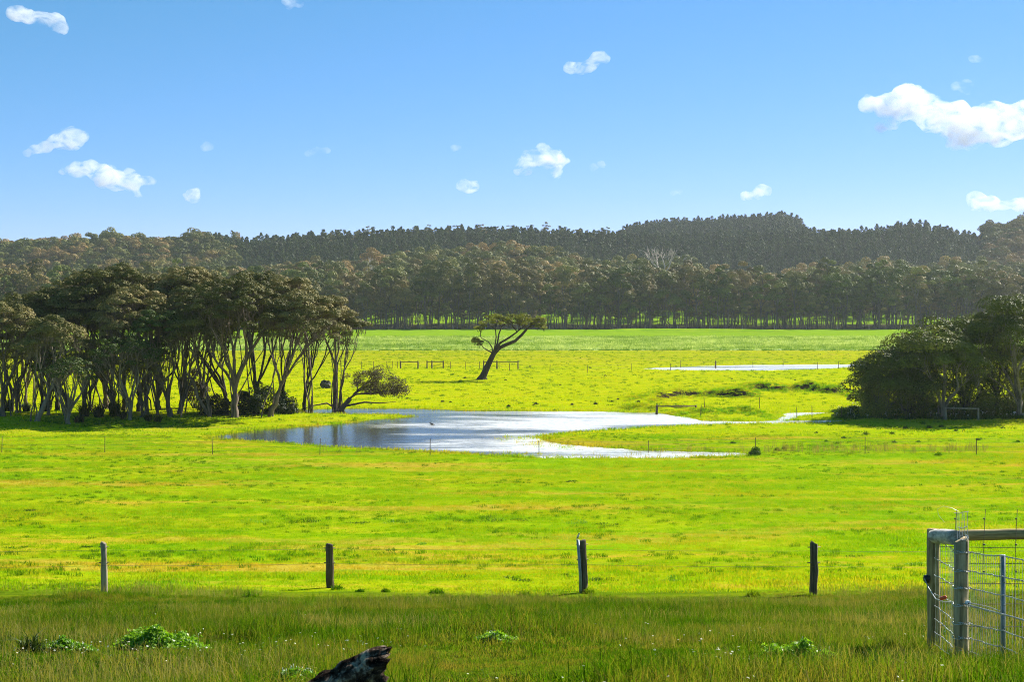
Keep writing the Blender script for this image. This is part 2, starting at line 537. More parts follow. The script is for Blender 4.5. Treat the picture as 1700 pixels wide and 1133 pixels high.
def gz(x, y):
    x = np.asarray(x, float); y = np.asarray(y, float)
    z = fore(y) + hills(x, y)
    near = np.clip((36 - y) / 4, 0, 1) * np.clip((y + 5) / 5, 0, 1)
    z = z + near * (0.10 * (vnoise(x, y, 1.7, 1) - 0.5) + 0.16 * (vnoise(x, y, 4.5, 2) - 0.5))
    mid = np.clip((y - 30) / 6, 0, 1)
    lump = 0.10 * (vnoise(x, y, 1.3, 3) ** 2) + 0.10 * vnoise(x, y, 5.5, 4) + 0.05
    z = z + mid * lump * np.where(y < 500, 1, 2)
    m = (y > 90) & (y < 300)
    if m.any():
        xs, ys = x[m], y[m]
        zz = z[m]
        wob = 0.55 * (vnoise(xs, ys, 2.2, 5) - 0.5) + 0.5 * (vnoise(xs, ys, 0.9, 6) - 0.5)
        for poly in (POND, FARW):
            s = sdf(xs, ys, poly) + wob
            zz = np.where(s < 2.5, zz * np.clip((s + 0.1) / 2.6, 0, 1) + 0.012, zz)
            zz = np.where(s < 0, -0.32 * np.clip(-s / 1.4, 0, 1), zz)
        zz = zz + ridge(xs, ys, BANK1, [0.1, 0.6, 0.7, 0.8, 0.8, 0.3], 0.7, 5.0) * (0.6 + 0.8 * vnoise(xs, ys, 1.6, 8))
        zz = zz + ridge(xs, ys, BANK2, [0.2, 0.9, 0.6, 0.85, 0.7, 0.3], 0.7, 7.0) * (0.7 + 0.6 * vnoise(xs, ys, 1.4, 9))
        zz = zz + ridge(xs, ys, BANK3, [0.1, 0.4, 0.4], 0.8, 4.0)
        zz = zz + ridge(xs, ys, BANK4, [0.1, 0.55, 0.55, 0.1], 1.3, 1.6) * (0.4 + 1.2 * vnoise(xs, ys, 1.5, 10))
        zz = zz + ridge(xs, ys, BANK5, [0.1, 0.7, 0.85, 0.8, 0.8], 2.0, 4.0) * (0.8 + 0.4 * vnoise(xs, ys, 1.2, 11))
        z[m] = zz
    m = (y > 430) & (y < 530)
    if m.any():
        z[m] = z[m] + ridge(x[m], y[m], FARBANK, [0.1, 1.0, 1.3, 1.2, 1.0, 0.2], 3.0, 14.0)
    return z


def g1(x, y):
    return float(gz(np.array([x]), np.array([y]))[0])


def ground(px, py):
    """point of the ground seen at a pixel of the photograph (used once to lay the place out)"""
    d = np.concatenate([np.arange(4, 60, 0.05), np.arange(60, 320, 0.2), np.arange(320, 1500, 1.0)])
    x = (px - 850) / F * d
    zr = H - (py - YH) / F * d
    hit = np.nonzero(gz(x, d) >= zr)[0]
    k = hit[0] if len(hit) else -1
    return np.array([x[k], d[k], float(gz(x[k:k + 1], d[k:k + 1])[0])])


def grow_axis(start, stop, step, growth, maxstep):
    out = [start]
    while out[-1] < stop:
        out.append(out[-1] + step); step = min(step * growth, maxstep)
    return out


xa = list(np.arange(0, 58, 0.5)) + grow_axis(58, 2600, 0.6, 1.09, 60)
xa = np.array([-v for v in xa[:0:-1]] + xa)
ya = np.array(list(np.arange(-80, 4, 3.0)) + list(np.arange(4, 40, 0.3)) + list(np.arange(40, 172, 0.5)) + grow_axis(172, 640, 0.6, 1.018, 5.0) + grow_axis(650, 1450, 10, 1.0, 10) + grow_axis(1500, 2200, 60, 1.0, 60))
GX, GY = np.meshgrid(xa, ya)
GZ = gz(GX.ravel(), GY.ravel())
nx, ny = len(xa), len(ya)
ii = (np.arange(ny - 1)[:, None] * nx + np.arange(nx - 1)[None]).ravel()
ground_me = mesh_np('ground', np.stack([GX.ravel(), GY.ravel(), GZ], -1), np.stack([ii, ii + 1, ii + 1 + nx, ii + nx], -1), smooth=True)


def ground_material():
    m, nt = new_mat('pasture_ground')
    g = N(nt, 'NewGeometry')
    P = g.outputs['Position']
    sx = N(nt, 'SeparateXYZ'); nt.links.new(P, sx.inputs[0])
    Y = sx.outputs['Y']; Z = sx.outputs['Z']
    st = mapping(nt, P, (0.35, 1.0, 1.0))
    nb = noise(nt, st, 0.05, 4.0, 0.6, 0.5)
    nm = noise(nt, st, 0.35, 5.0, 0.65, 0.4)
    ns = noise(nt, P, 3.0, 5.0, 0.75)
    nf = noise(nt, P, 11.0, 3.0, 0.7)
    Yw = math_n(nt, 'ADD', Y, math_n(nt, 'MULTIPLY', math_n(nt, 'SUBTRACT', nm, 0.5), 7.0))
    Yf = math_n(nt, 'ADD', Y, math_n(nt, 'MULTIPLY', math_n(nt, 'SUBTRACT', nb, 0.5), 60.0))
    near = ramp(nt, nm, [(0.28, (0.08, 0.21, 0.002)), (0.45, (0.19, 0.30, 0.002)), (0.58, (0.30, 0.33, 0.005)), (0.65, (0.42, 0.29, 0.025))])
    near = mixc(nt, maprange(nt, nb, 0.42, 0.62), near, ramp(nt, nm, [(0.3, (0.14, 0.30, 0.003)), (0.6, (0.26, 0.36, 0.004))]))
    far = ramp(nt, nm, [(0.25, (0.20, 0.30, 0.002)), (0.5, (0.36, 0.40, 0.002)), (0.75, (0.42, 0.36, 0.01))])
    reed = ramp(nt, ns, [(0.36, (0.08, 0.17, 0.01)), (0.48, (0.22, 0.32, 0.06)), (0.62, (0.44, 0.50, 0.24))])
    olive = ramp(nt, nm, [(0.3, (0.20, 0.24, 0.01)), (0.55, (0.36, 0.36, 0.01)), (0.7, (0.30, 0.24, 0.05))])
    back = ramp(nt, nm, [(0.3, (0.12, 0.25, 0.006)), (0.7, (0.23, 0.33, 0.008))])
    rough = ramp(nt, ns, [(0.3, (0.04, 0.085, 0.003)), (0.6, (0.09, 0.125, 0.006)), (0.75, (0.14, 0.115, 0.02))])
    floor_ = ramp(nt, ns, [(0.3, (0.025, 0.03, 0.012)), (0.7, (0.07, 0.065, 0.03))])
    c = near
    c = mixc(nt, math_n(nt, 'MULTIPLY', streaks(nt, P), 0.7), c, (0.44, 0.29, 0.04))
    c = mixc(nt, maprange(nt, Yw, 31.8, 35.0), rough, c)
    c = mixc(nt, maprange(nt, Yf, 100, 150), c, far)
    c = mixc(nt, maprange(nt, Yf, 225, 255), c, olive)
    c = mixc(nt, maprange(nt, Y, 304, 308), c, reed)
    c = mixc(nt, maprange(nt, Yf, 400, 440), c, back)
    c = mixc(nt, math_n(nt, 'MULTIPLY', maprange(nt, Yw, 533, 538), maprange(nt, Yw, 606, 598)), c, floor_)  # leaf litter under the belt, tree shade painted into its colour
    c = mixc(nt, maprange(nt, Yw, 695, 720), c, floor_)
    # fine grain
    c = mixc(nt, 0.55, c, ramp(nt, nf, [(0.3, (0.45, 0.5, 0.4)), (0.5, (1, 1, 1)), (0.7, (1.35, 1.3, 1.2))]), 'MULTIPLY')
    c = mixc(nt, maprange(nt, ns, 0.60, 0.72, 0, 0.45), c, (0.05, 0.10, 0.008))
    # bare soil on the steep faces of banks, darkened to paint in their shade
    sn = N(nt, 'SeparateXYZ'); nt.links.new(g.outputs['True Normal'], sn.inputs[0])
    c = mixc(nt, math_n(nt, 'MULTIPLY', maprange(nt, sn.outputs['Z'], 0.90, 0.80), maprange(nt, Y, 120, 125)), c, (0.035, 0.026, 0.014))
    # wet mud where the ground dips under the water line
    wet = maprange(nt, Z, -0.03, 0.02)
    mud = mixc(nt, wet, (0.06, 0.055, 0.035), c)
    h = math_n(nt, 'ADD', math_n(nt, 'MULTIPLY', ns, 0.7), math_n(nt, 'MULTIPLY', nf, 0.3))
    finish(nt, mud, 1.0, 0.0, bump(nt, h, 0.8, 0.12))
    return m


M['ground'] = ground_material()
gob = obj('ground', ground_me, M['ground'])
tag(gob, 'bright green grazed pasture sloping down to a flat wet plain and wooded hills', None, None, 'structure')


def water_mat(name):
    """murky flood water: white glare painted into the colour of ruffled sheets, calm dark lanes between them"""
    m, nt = new_mat(name)
    g = N(nt, 'NewGeometry')
    P = g.outputs['Position']
    sx = N(nt, 'SeparateXYZ'); nt.links.new(P, sx.inputs[0])
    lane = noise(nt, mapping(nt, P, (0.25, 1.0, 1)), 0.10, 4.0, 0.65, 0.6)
    calm_left = maprange(nt, math_n(nt, 'ADD', sx.outputs['X'], math_n(nt, 'MULTIPLY', lane, 10.0)), -12.0, 9.0, 0.30, 0.0)   # left arm calmer, base colour dark for the tree reflections
    rough = maprange(nt, math_n(nt, 'SUBTRACT', lane, calm_left), 0.36, 0.50)
    rip = noise(nt, mapping(nt, P, (1.0, 2.2, 1)), 2.6, 4.0, 0.65)
    rip2 = noise(nt, mapping(nt, P, (1.0, 2.6, 1)), 0.7, 3.0, 0.6)
    h = math_n(nt, 'ADD', rip, math_n(nt, 'MULTIPLY', rip2, 1.2))
    b = N(nt, 'Bump')
    nt.links.new(h, b.inputs['Height'])
    nt.links.new(math_n(nt, 'ADD', math_n(nt, 'MULTIPLY', rough, 0.4), 0.16), b.inputs['Strength'])
    b.inputs['Distance'].default_value = 0.06
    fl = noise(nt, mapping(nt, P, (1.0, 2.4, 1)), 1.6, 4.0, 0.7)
    glare_col = mixc(nt, math_n(nt, 'MULTIPLY', rough, maprange(nt, fl, 0.38, 0.55, 0.55, 1.0)), (0.05, 0.045, 0.035), (0.90, 0.87, 0.82))  # pale base colour stands in for bright glare on the ruffled water
    p = N(nt, 'BsdfPrincipled')
    nt.links.new(glare_col, p.inputs['Base Color'])
    nt.links.new(maprange(nt, rough, 0, 1, 0.04, 0.2), p.inputs['Roughness'])
    p.inputs['IOR'].default_value = 1.4
    p.inputs['Specular IOR Level'].default_value = 0.5
    nt.links.new(b.outputs[0], p.inputs['Normal'])
    out = N(nt, 'OutputMaterial')
    nt.links.new(p.outputs[0], out.inputs['Surface'])
    return m


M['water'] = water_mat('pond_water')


def sheet(name, poly, z, label):
    P = np.asarray(poly)
    x0, y0 = P.min(0) - 1.5; x1, y1 = P.max(0) + 1.5
    me = mesh_np(name, [(x0, y0, z), (x1, y0, z), (x1, y1, z), (x0, y1, z)], [(0, 1, 2, 3)])
    return tag(obj(name, me, M['water']), label, None, None, 'structure')


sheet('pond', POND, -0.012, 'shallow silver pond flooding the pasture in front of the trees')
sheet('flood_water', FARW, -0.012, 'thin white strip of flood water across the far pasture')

# ------------------------------------------------------------------ instancing of countless small plants
def scatter(name, pts, rotz, scale, idx, protos, label, mat=None, tilt=None):
    me = bpy.data.meshes.new(name)
    me.vertices.add(len(pts))
    me.vertices.foreach_set('co', np.asarray(pts, np.float32).ravel())
    r = np.zeros((len(pts), 3), np.float32); r[:, 2] = rotz
    if tilt is not None: r[:, :2] = tilt
    a = me.attributes.new('rot', 'FLOAT_VECTOR', 'POINT'); a.data.foreach_set('vector', r.ravel())
    a = me.attributes.new('size', 'FLOAT', 'POINT'); a.data.foreach_set('value', np.asarray(scale, np.float32))
    a = me.attributes.new('pick', 'INT', 'POINT'); a.data.foreach_set('value', np.asarray(idx, np.int32))
    o = bpy.data.objects.new(name, me)
    COL.objects.link(o)
    c = bpy.data.collections.new(name + '_kinds')
    for p in protos: c.objects.link(p)
    ng = bpy.data.node_groups.new(name + '_scatter', 'GeometryNodeTree')
    ng.interface.new_socket('Geometry', in_out='INPUT', socket_type='NodeSocketGeometry')
    ng.interface.new_socket('Geometry', in_out='OUTPUT', socket_type='NodeSocketGeometry')
    gi = ng.nodes.new('NodeGroupInput'); go = ng.nodes.new('NodeGroupOutput')
    ci = ng.nodes.new('GeometryNodeCollectionInfo')
    ci.inputs['Collection'].default_value = c
    ci.inputs['Separate Children'].default_value = True
    ci.inputs['Reset Children'].default_value = True
    ip = ng.nodes.new('GeometryNodeInstanceOnPoints')
    ip.inputs['Pick Instance'].default_value = True

    def named(nm, dt):
        q = ng.nodes.new('GeometryNodeInputNamedAttribute'); q.data_type = dt
        q.inputs['Name'].default_value = nm
        return q.outputs['Attribute']
    L = ng.links.new
    L(gi.outputs[0], ip.inputs['Points'])
    L(ci.outputs[0], ip.inputs['Instance'])
    L(named('pick', 'INT'), ip.inputs['Instance Index'])
    L(named('rot', 'FLOAT_VECTOR'), ip.inputs['Rotation'])
    L(named('size', 'FLOAT'), ip.inputs['Scale'])
    L(ip.outputs[0], go.inputs[0])
    md = o.modifiers.new('scatter', 'NODES'); md.node_group = ng
    tag(o, label, None, None, 'stuff')
    return o


def proto(name, me, mat):
    me.materials.append(mat)
    return bpy.data.objects.new(name, me)


def tuft_arrays(rg, n, spread, h0, h1, w, lean=0.35, bend=0.35):
    """n tapered bent blades; returns V, Q, T, tint"""
    a = rg.uniform(0, 2 * math.pi, n); r = spread * np.sqrt(rg.uniform(0, 1, n))
    bx, by = r * np.cos(a), r * np.sin(a)
    h = rg.uniform(h0, h1, n)
    la = rg.uniform(0, 2 * math.pi, n); ln = np.abs(rg.normal(0, lean, n))
    dx, dy = np.cos(la) * ln, np.sin(la) * ln
    wa = rg.uniform(0, math.pi, n)
    wx, wy = np.cos(wa) * w / 2, np.sin(wa) * w / 2
    z0 = -0.02 * np.ones(n)
    mx, my, mz = bx + dx * h * 0.45, by + dy * h * 0.45, h * 0.6
    tx, ty, tz = bx + dx * h * (1 + bend), by + dy * h * (1 + bend), h * np.maximum(0.55, 1 - 0.25 * ln)
    V = np.stack([np.stack([bx - wx, by - wy, z0], -1), np.stack([bx + wx, by + wy, z0], -1), np.stack([mx + wx * .8, my + wy * .8, mz], -1), np.stack([mx - wx * .8, my - wy * .8, mz], -1), np.stack([tx, ty, tz], -1)], 1)
    b = np.arange(n)[:, None] * 5
    Q = b + np.array([[0, 1, 2, 3]]); T = b + np.array([[3, 2, 4]])
    return V.reshape(-1, 3), Q, T, np.repeat(rg.uniform(0, 1, n), 5)


def tuft(name, mat, n, spread, h0, h1, w, seed, lean=0.35):
    V, Q, T, tn = tuft_arrays(np.random.default_rng(seed), n, spread, h0, h1, w, lean)
    return proto(name, mesh_np(name, V, Q, T, {'tint': tn}), mat)


def area_points(rg, y0, y1, dens, half=0.40, pad=2.0, fall=None):
    A = half * (y1 * y1 - y0 * y0) + 2 * pad * (y1 - y0)
    n = int(A * dens)
    y = rg.uniform(y0, y1, n * 3)
    keep = rg.uniform(0, 1, n * 3) < (half * y + pad) / (half * y1 + pad)
    y = y[keep][:n]
    x = rg.uniform(-1, 1, len(y)) * (half * y + pad)
    if fall is not None:
        k = rg.uniform(0, 1, len(y)) < fall(x, y)
        x, y = x[k], y[k]
    z = gz(x, y)
    return np.stack([x, y, z], -1)


def dry(p):
    return p[p[:, 2] > 0.0]


R1 = np.random.default_rng(11)
edge = lambda x, y: np.clip((34.0 + 3.5 * (vnoise(x, y, 1.3, 21) - 0.5) + 7.0 * (vnoise(x, y, 4, 22) - .5) - y) / 3.5, 0, 1)
pr = [tuft('rough_tuft', M['rough_grass'], 30, 0.15, 0.07, 0.27, 0.0055, 30 + k, 0.5) for k in range(5)] + \
     [tuft('rough_tuft_low', M['rough_grass'], 34, 0.15, 0.03, 0.12, 0.008, 40 + k, 0.7) for k in range(3)]
MOUNDS = [(262, 1078, 72), (110, 1082, 42), (1330, 1106, 66), (825, 1068, 32), (490, 1128, 34)]
p = area_points(R1, 5, 39, 55, 0.41, 2, edge)
for mx_, my_, mw_ in MOUNDS:        # the rough grass thins out where leafy plants have spread
    c_ = ground(mx_, my_); rr_ = mw_ * c_[1] / F
    p = p[((p[:, 0] - c_[0]) ** 2 + ((p[:, 1] - c_[1] + 0.3) * 0.8) ** 2 > (rr_ * 0.95) ** 2) | (R1.uniform(0, 1, len(p)) < 0.06)]
hgt = (0.30 + 1.0 * vnoise(p[:, 0], p[:, 1], 1.6, 23) * (0.5 + vnoise(p[:, 0], p[:, 1], 5.0, 26))) * np.interp(p[:, 1], [28, 34], [1.0, 0.55])
lo = (vnoise(p[:, 0], p[:, 1], 2.2, 24) > 0.5)
scatter('rough_grass', p, R1.uniform(0, 6.28, len(p)), hgt * R1.uniform(0.75, 1.2, len(p)), np.where(lo, R1.integers(5, 8, len(p)), R1.integers(0, 5, len(p))), pr,
        'long rough dark green and brown grass in the foreground')
pp = [tuft('pasture_tuft', M['pasture'], 30, 0.24, 0.03, 0.085, 0.010, 50 + k, 0.6) for k in range(5)]
p = dry(area_points(R1, 33.5, 112, 9, 0.40, 2))
scatter('pasture_grass', p, R1.uniform(0, 6.28, len(p)), (0.6 + 0.8 * vnoise(p[:, 0], p[:, 1], 3.0, 25)) * R1.uniform(0.7, 1.3, len(p)), R1.integers(0, 5, len(p)), pp,
        'short bright green grass of the grazed pasture')
pf = [tuft('far_pasture_tuft', M['far_pasture'], 26, 0.8, 0.05, 0.14, 0.03, 60 + k, 0.6) for k in range(4)]
p = dry(area_points(R1, 110, 300, 1.0, 0.40, 2))
scatter('far_pasture_grass', p, R1.uniform(0, 6.28, len(p)), R1.uniform(0.5, 1.5, len(p)), R1.integers(0, 4, len(p)), pf,
        'yellow green grass of the pasture beyond the pond')
prd = [tuft('reed_clump', M['reed'], 22, 0.9, 0.2, 0.6, 0.06, 70 + k, 0.4) for k in range(4)]
p = dry(area_points(R1, 308, 425, 0.45, 0.40, 2))
scatter('pale_reeds', p, R1.uniform(0, 6.28, len(p)), R1.uniform(0.5, 1.4, len(p)), R1.integers(0, 4, len(p)), prd,
        'band of pale grey green reeds across the far pasture')
# scattered darker clumps that break up the pasture
pc = [tuft('clump', M['weed'], 40, 0.16, 0.04, 0.12, 0.012, 64 + k, 0.6) for k in range(3)]
p = dry(area_points(R1, 34.5, 115, 1.5, 0.40, 2, lambda x, y: np.clip((vnoise(x, y * 2.2, 7.0, 44) - 0.45) * 2.6, 0.04, 1)))
scatter('pasture_clumps', p, R1.uniform(0, 6.28, len(p)), R1.uniform(0.5, 1.5, len(p)), R1.integers(0, 3, len(p)), pc, 'small darker clumps speckled over the near pasture')
pc2 = [tuft('far_clump', M['weed'], 30, 0.30, 0.06, 0.22, 0.03, 67 + k, 0.6) for k in range(3)]
p = dry(area_points(R1, 115, 303, 0.16, 0.40, 2))
strip = np.stack([R1.uniform(-125, 125, 900), 306.5 + R1.normal(0, 0.5, 900)], -1)
strip = np.concatenate([np.stack([strip[:, 0], strip[:, 1], gz(strip[:, 0], strip[:, 1])], -1), area_points(R1, 310, 420, 0.05, 0.40, 2)])
p = np.concatenate([p, strip])
scatter('far_clumps', p, R1.uniform(0, 6.28, len(p)), np.where(p[:, 1] > 304, 1.6, 1.0) * R1.uniform(0.4, 1.4, len(p)), R1.integers(0, 3, len(p)), pc2, 'dark clumps speckled over the far pasture and along its ditch')
# ragged grass standing in and along the edge of the water
px_ = R1.uniform(340, 1450, 26000); py_ = R1.uniform(676, 763, 26000)
d_ = H * F / (py_ - YH); x_ = (px_ - 850) / F * d_
s_ = sdf(x_, d_, POND)
k_ = (np.abs(s_ - 0.35) < 0.6) | ((s_ < 0) & (s_ > -3.0) & (px_ > 820) & (px_ < 960) & (py_ > 724) & (R1.uniform(0, 1, len(s_)) < 0.25))
x_, d_ = x_[k_], d_[k_]
p = np.stack([x_, d_, np.maximum(gz(x_, d_), -0.06)], -1)
scatter('shore_grass', p, R1.uniform(0, 6.28, len(p)), R1.uniform(0.6, 2.2, len(p)), R1.integers(0, 5, len(p)), [tuft('shore_tuft', M['pasture'], 12, 0.22, 0.05, 0.16, 0.014, 170 + k, 0.5) for k in range(5)], 'ragged grass standing in the shallow edge of the pond')
# ------------------------------------------------------------------ trees
def bez(p, d, q, L, k=5):
    c = p + d * L * 0.45
    t = np.linspace(0, 1, k)[:, None]
    P = (1 - t) ** 2 * p + 2 * t * (1 - t) * c + t * t * q
    e = q - c
    return P, e / (np.linalg.norm(e) + 1e-9)


def kmeans(rg, X, k):
    k = min(k, len(X))
    C = X[rg.choice(len(X), k, replace=False)].copy()
    for _ in range(6):
        lab = np.argmin(((X[:, None] - C[None]) ** 2).sum(-1), 1)
        for j in range(k):
            if (lab == j).any(): C[j] = X[lab == j].mean(0)
    return lab


def grow(rg, mb, p, d, T, rt, ex=0.55, k=2, t0=None, wob=0.07, cap_r=None):
    """branches from p towards all targets T, splitting into clusters; radius follows the number of tips carried"""
    n = len(T)
    if n == 0: return
    if n == 1:
        q = T[0]; L = np.linalg.norm(q - p)
        P, _ = bez(p, d, q, L, 4)
        P[1:-1] += rg.normal(0, wob * 0.3 * L, (len(P) - 2, 3))
        mb.tube(P, np.linspace(rt * 1.15, rt * 0.5, len(P)), 4 if rt < 0.05 else 5, False)
        return
    lab = kmeans(rg, T - p, k)
    for j in np.unique(lab):
        X = T[lab == j]
        if len(X) == 1:
            grow(rg, mb, p, d, X, rt, ex); continue
        c = X.mean(0)
        L = np.linalg.norm(c - p)
        t = t0 if t0 is not None else rg.uniform(0.36, 0.56)
        q = p + (c - p) * t + rg.normal(0, wob, 3) * L * t
        P, e = bez(p, d, q, L * t, 5)
        P[1:-1] += rg.normal(0, wob * 0.22 * L * t, (len(P) - 2, 3))
        r0 = rt * len(X) ** ex
        if cap_r: r0 = min(r0, cap_r)
        mb.tube(P, np.linspace(r0 * 1.05, r0 * 0.86, len(P)), 7 if r0 > 0.1 else 5, False, 0.08, rg)
        grow(rg, mb, q, 0.6 * e + 0.4 * (c - q) / (np.linalg.norm(c - q) + 1e-9), X, rt, ex, 2 if rg.random() < 0.7 else 3, None, wob, cap_r)


def leaves(rg, C, R, n, L, W, flat=0.65, low=-0.25, shell=0.75, rand=0.34):
    """clumps of small leaf faces round centres C with radii R"""
    C = np.asarray(C, float); k = len(C)
    R = np.broadcast_to(np.asarray(R, float), (k,))
    a = rg.uniform(0, 2 * math.pi, (k, n)); cz = rg.uniform(low, 1, (k, n)); s = np.sqrt(1 - np.minimum(cz * cz, 1))
    D = np.stack([s * np.cos(a), s * np.sin(a), cz], -1)
    rho = (shell + (1 - shell) * rg.uniform(0, 1, (k, n)) ** 0.6) * rg.uniform(0.85, 1.12, (k, 1))
    P = C[:, None] + R[:, None, None] * D * rho[..., None] * np.array([1, 1, flat])
    P = P.reshape(-1, 3); D = D.reshape(-1, 3); m = len(P)
    nrm = D + rg.normal(0, rand, (m, 3)); nrm /= np.linalg.norm(nrm, axis=1)[:, None]
    ax = np.cross(nrm, rg.normal(0, 1, (m, 3))); ax /= np.linalg.norm(ax, axis=1)[:, None]
    bx = np.cross(nrm, ax)
    l = (L * rg.uniform(0.6, 1.3, m))[:, None] / 2; w = (W * rg.uniform(0.7, 1.3, m))[:, None] / 2
    V = np.stack([P - ax * l, P + bx * w - ax * l * 0.1, P + ax * l, P - bx * w - ax * l * 0.1], 1).reshape(-1, 3)
    tint = np.clip(np.repeat(rg.uniform(0, 1, k), n) * 0.55 + rg.uniform(0, 0.45, m), 0, 1)
    return V, np.arange(m * 4).reshape(-1, 4), np.repeat(tint, 4)


def twigs(rg, mb, C, R, n, r, drop=0.9, flat=0.65):
    for c, rr in zip(C, np.broadcast_to(R, (len(C),))):
        b = c - np.array([0, 0, rr * drop])
        for _ in range(n):
            a = rg.uniform(0, 6.28); s = rg.uniform(0.3, 0.95)
            e = c + rr * np.array([math.cos(a) * s, math.sin(a) * s, math.sqrt(1 - s * s) * flat * 0.8])
            mid = (b + e) / 2 + rg.normal(0, 0.08 * rr, 3)
            mb.tube([b + rg.normal(0, 0.06 * rr, 3), mid, e], [r, r * 0.7, r * 0.35], 3, False)


def crown_targets(rg, c, rx, ry, zt, zb, n, fill=0.35, sep=0.75):
    """well spread points over a dome (and a few inside it)"""
    out = []
    area = math.pi * rx * ry
    dmin = sep * math.sqrt(area / n)
    tries = 0
    while len(out) < n and tries < n * 60:
        tries += 1
        a = rg.uniform(0, 6.28); r = math.sqrt(rg.uniform(0, 1))
        x, y = r * math.cos(a), r * math.sin(a)
        z = zb + (zt - zb) * math.sqrt(max(0, 1 - r ** 2.4)) * (1 - fill * rg.random() ** 2)
        q = np.array([c[0] + x * rx, c[1] + y * ry, z + rg.normal(0, 0.05 * (zt - zb))])
        if all((q[0] - o[0]) ** 2 + (q[1] - o[1]) ** 2 + 0.6 * (q[2] - o[2]) ** 2 > dmin ** 2 for o in out):
            out.append(q)
        elif tries % 40 == 0: dmin *= 0.92
    return np.array(out)


def px_tree(seed, base_px, crown_px, label, stems=4, trunk_px=14, fork=0.08, n=42, r_cl=0.78, leafn=230, L=0.19, W=0.11, mat='grove_leaf', bark='bark', group=None,
            depth=1.0, rt=0.022, lean=(0, 0), name='paperbark_tree', cat='tree', twn=4, fill=0.55, flat=0.65, dback=0.0, ex=0.55, spread0=0.35, low=0.02):
    """tree laid out from base (x, y) and crown (centre x, half width, top y, bottom y) read off the photograph"""
    rg = np.random.default_rng(seed)
    b = ground(*base_px)
    d = b[1]
    s = F / d
    cx, hw, yt, yb = crown_px
    X = (cx - 850) / s; rx = hw / s
    zt = H - (yt - YH) / s; zb = H - (yb - YH) / s
    root = empty(name, tuple(b), label, cat, group)
    n = int(n * 1.5); trunk_px *= 0.54; stems += 1
    T = crown_targets(rg, (X, d + dback), rx, rx * depth, zt - r_cl * flat, zb, n, fill) - b
    mb = MB()
    hgt = zt - b[2]
    f = np.array([lean[0] * hgt * fork, lean[1] * hgt * fork, hgt * fork])
    r0 = trunk_px / s / 2
    fp = np.linspace(0, 1, 5)[:, None] * f
    fp[1:-1] += rg.normal(0, 0.03 * hgt * fork, (3, 3))
    fp[0, 2] = -0.15
    # flared foot
    mb.tube(fp, r0 * np.array([1.25, 1.03, 0.95, 0.9, 0.86]), 9, False, 0.1, rg)
    for q in range(4):
        a = rg.uniform(0, 6.28); e = np.array([math.cos(a), math.sin(a), 0]) * r0 * rg.uniform(1.4, 1.9); e[2] = -0.12
        mb.tube([np.array([0, 0, hgt * fork * 0.25]), e * 0.45 + np.array([0, 0, 0.12]), e], [r0 * 0.35, r0 * 0.36, r0 * 0.15], 6, False)
    ex = min(1.1, max(0.45, math.log(r0 * 0.5 / rt) / math.log(max(2.0, n / stems))))
    dv = f / np.linalg.norm(f)
    grow(rg, mb, f - dv * r0 * 0.3, dv, T, rt, ex, stems, spread0, 0.07, r0 * 0.6)
    for q in range(2 if name == 'paperbark_tree' else 0):        # thin crooked stems from the same foot
        t_ = T[rg.integers(0, len(T))]; o_ = rg.normal(0, r0 * 1.6, 3); o_[2] = -0.1
        tt = np.linspace(0, 1, 9)[:, None]
        P_ = o_ * (1 - tt) + t_ * tt; P_[:, :2] -= (t_ - o_)[:2] * (0.35 * (tt * (1 - tt)))
        P_[1:-1] += rg.normal(0, 0.10, (7, 3))
        mb.tube(P_, np.linspace(0.075, 0.025, 9), 5, False)
    twigs(rg, mb, T, r_cl, twn + 2, 0.013 * d / 133, 1.5)
    obj('trunk', mb.mesh('trunk'), M[bark], root)
    V, Q, tn = leaves(rg, T, r_cl * rg.uniform(0.7, 1.35, len(T)), leafn, L, W, flat, low, 0.82, 0.28)
    obj('crown', mesh_np('crown', V, Q, None, {'tint': tn}), M[mat], root)
    return root


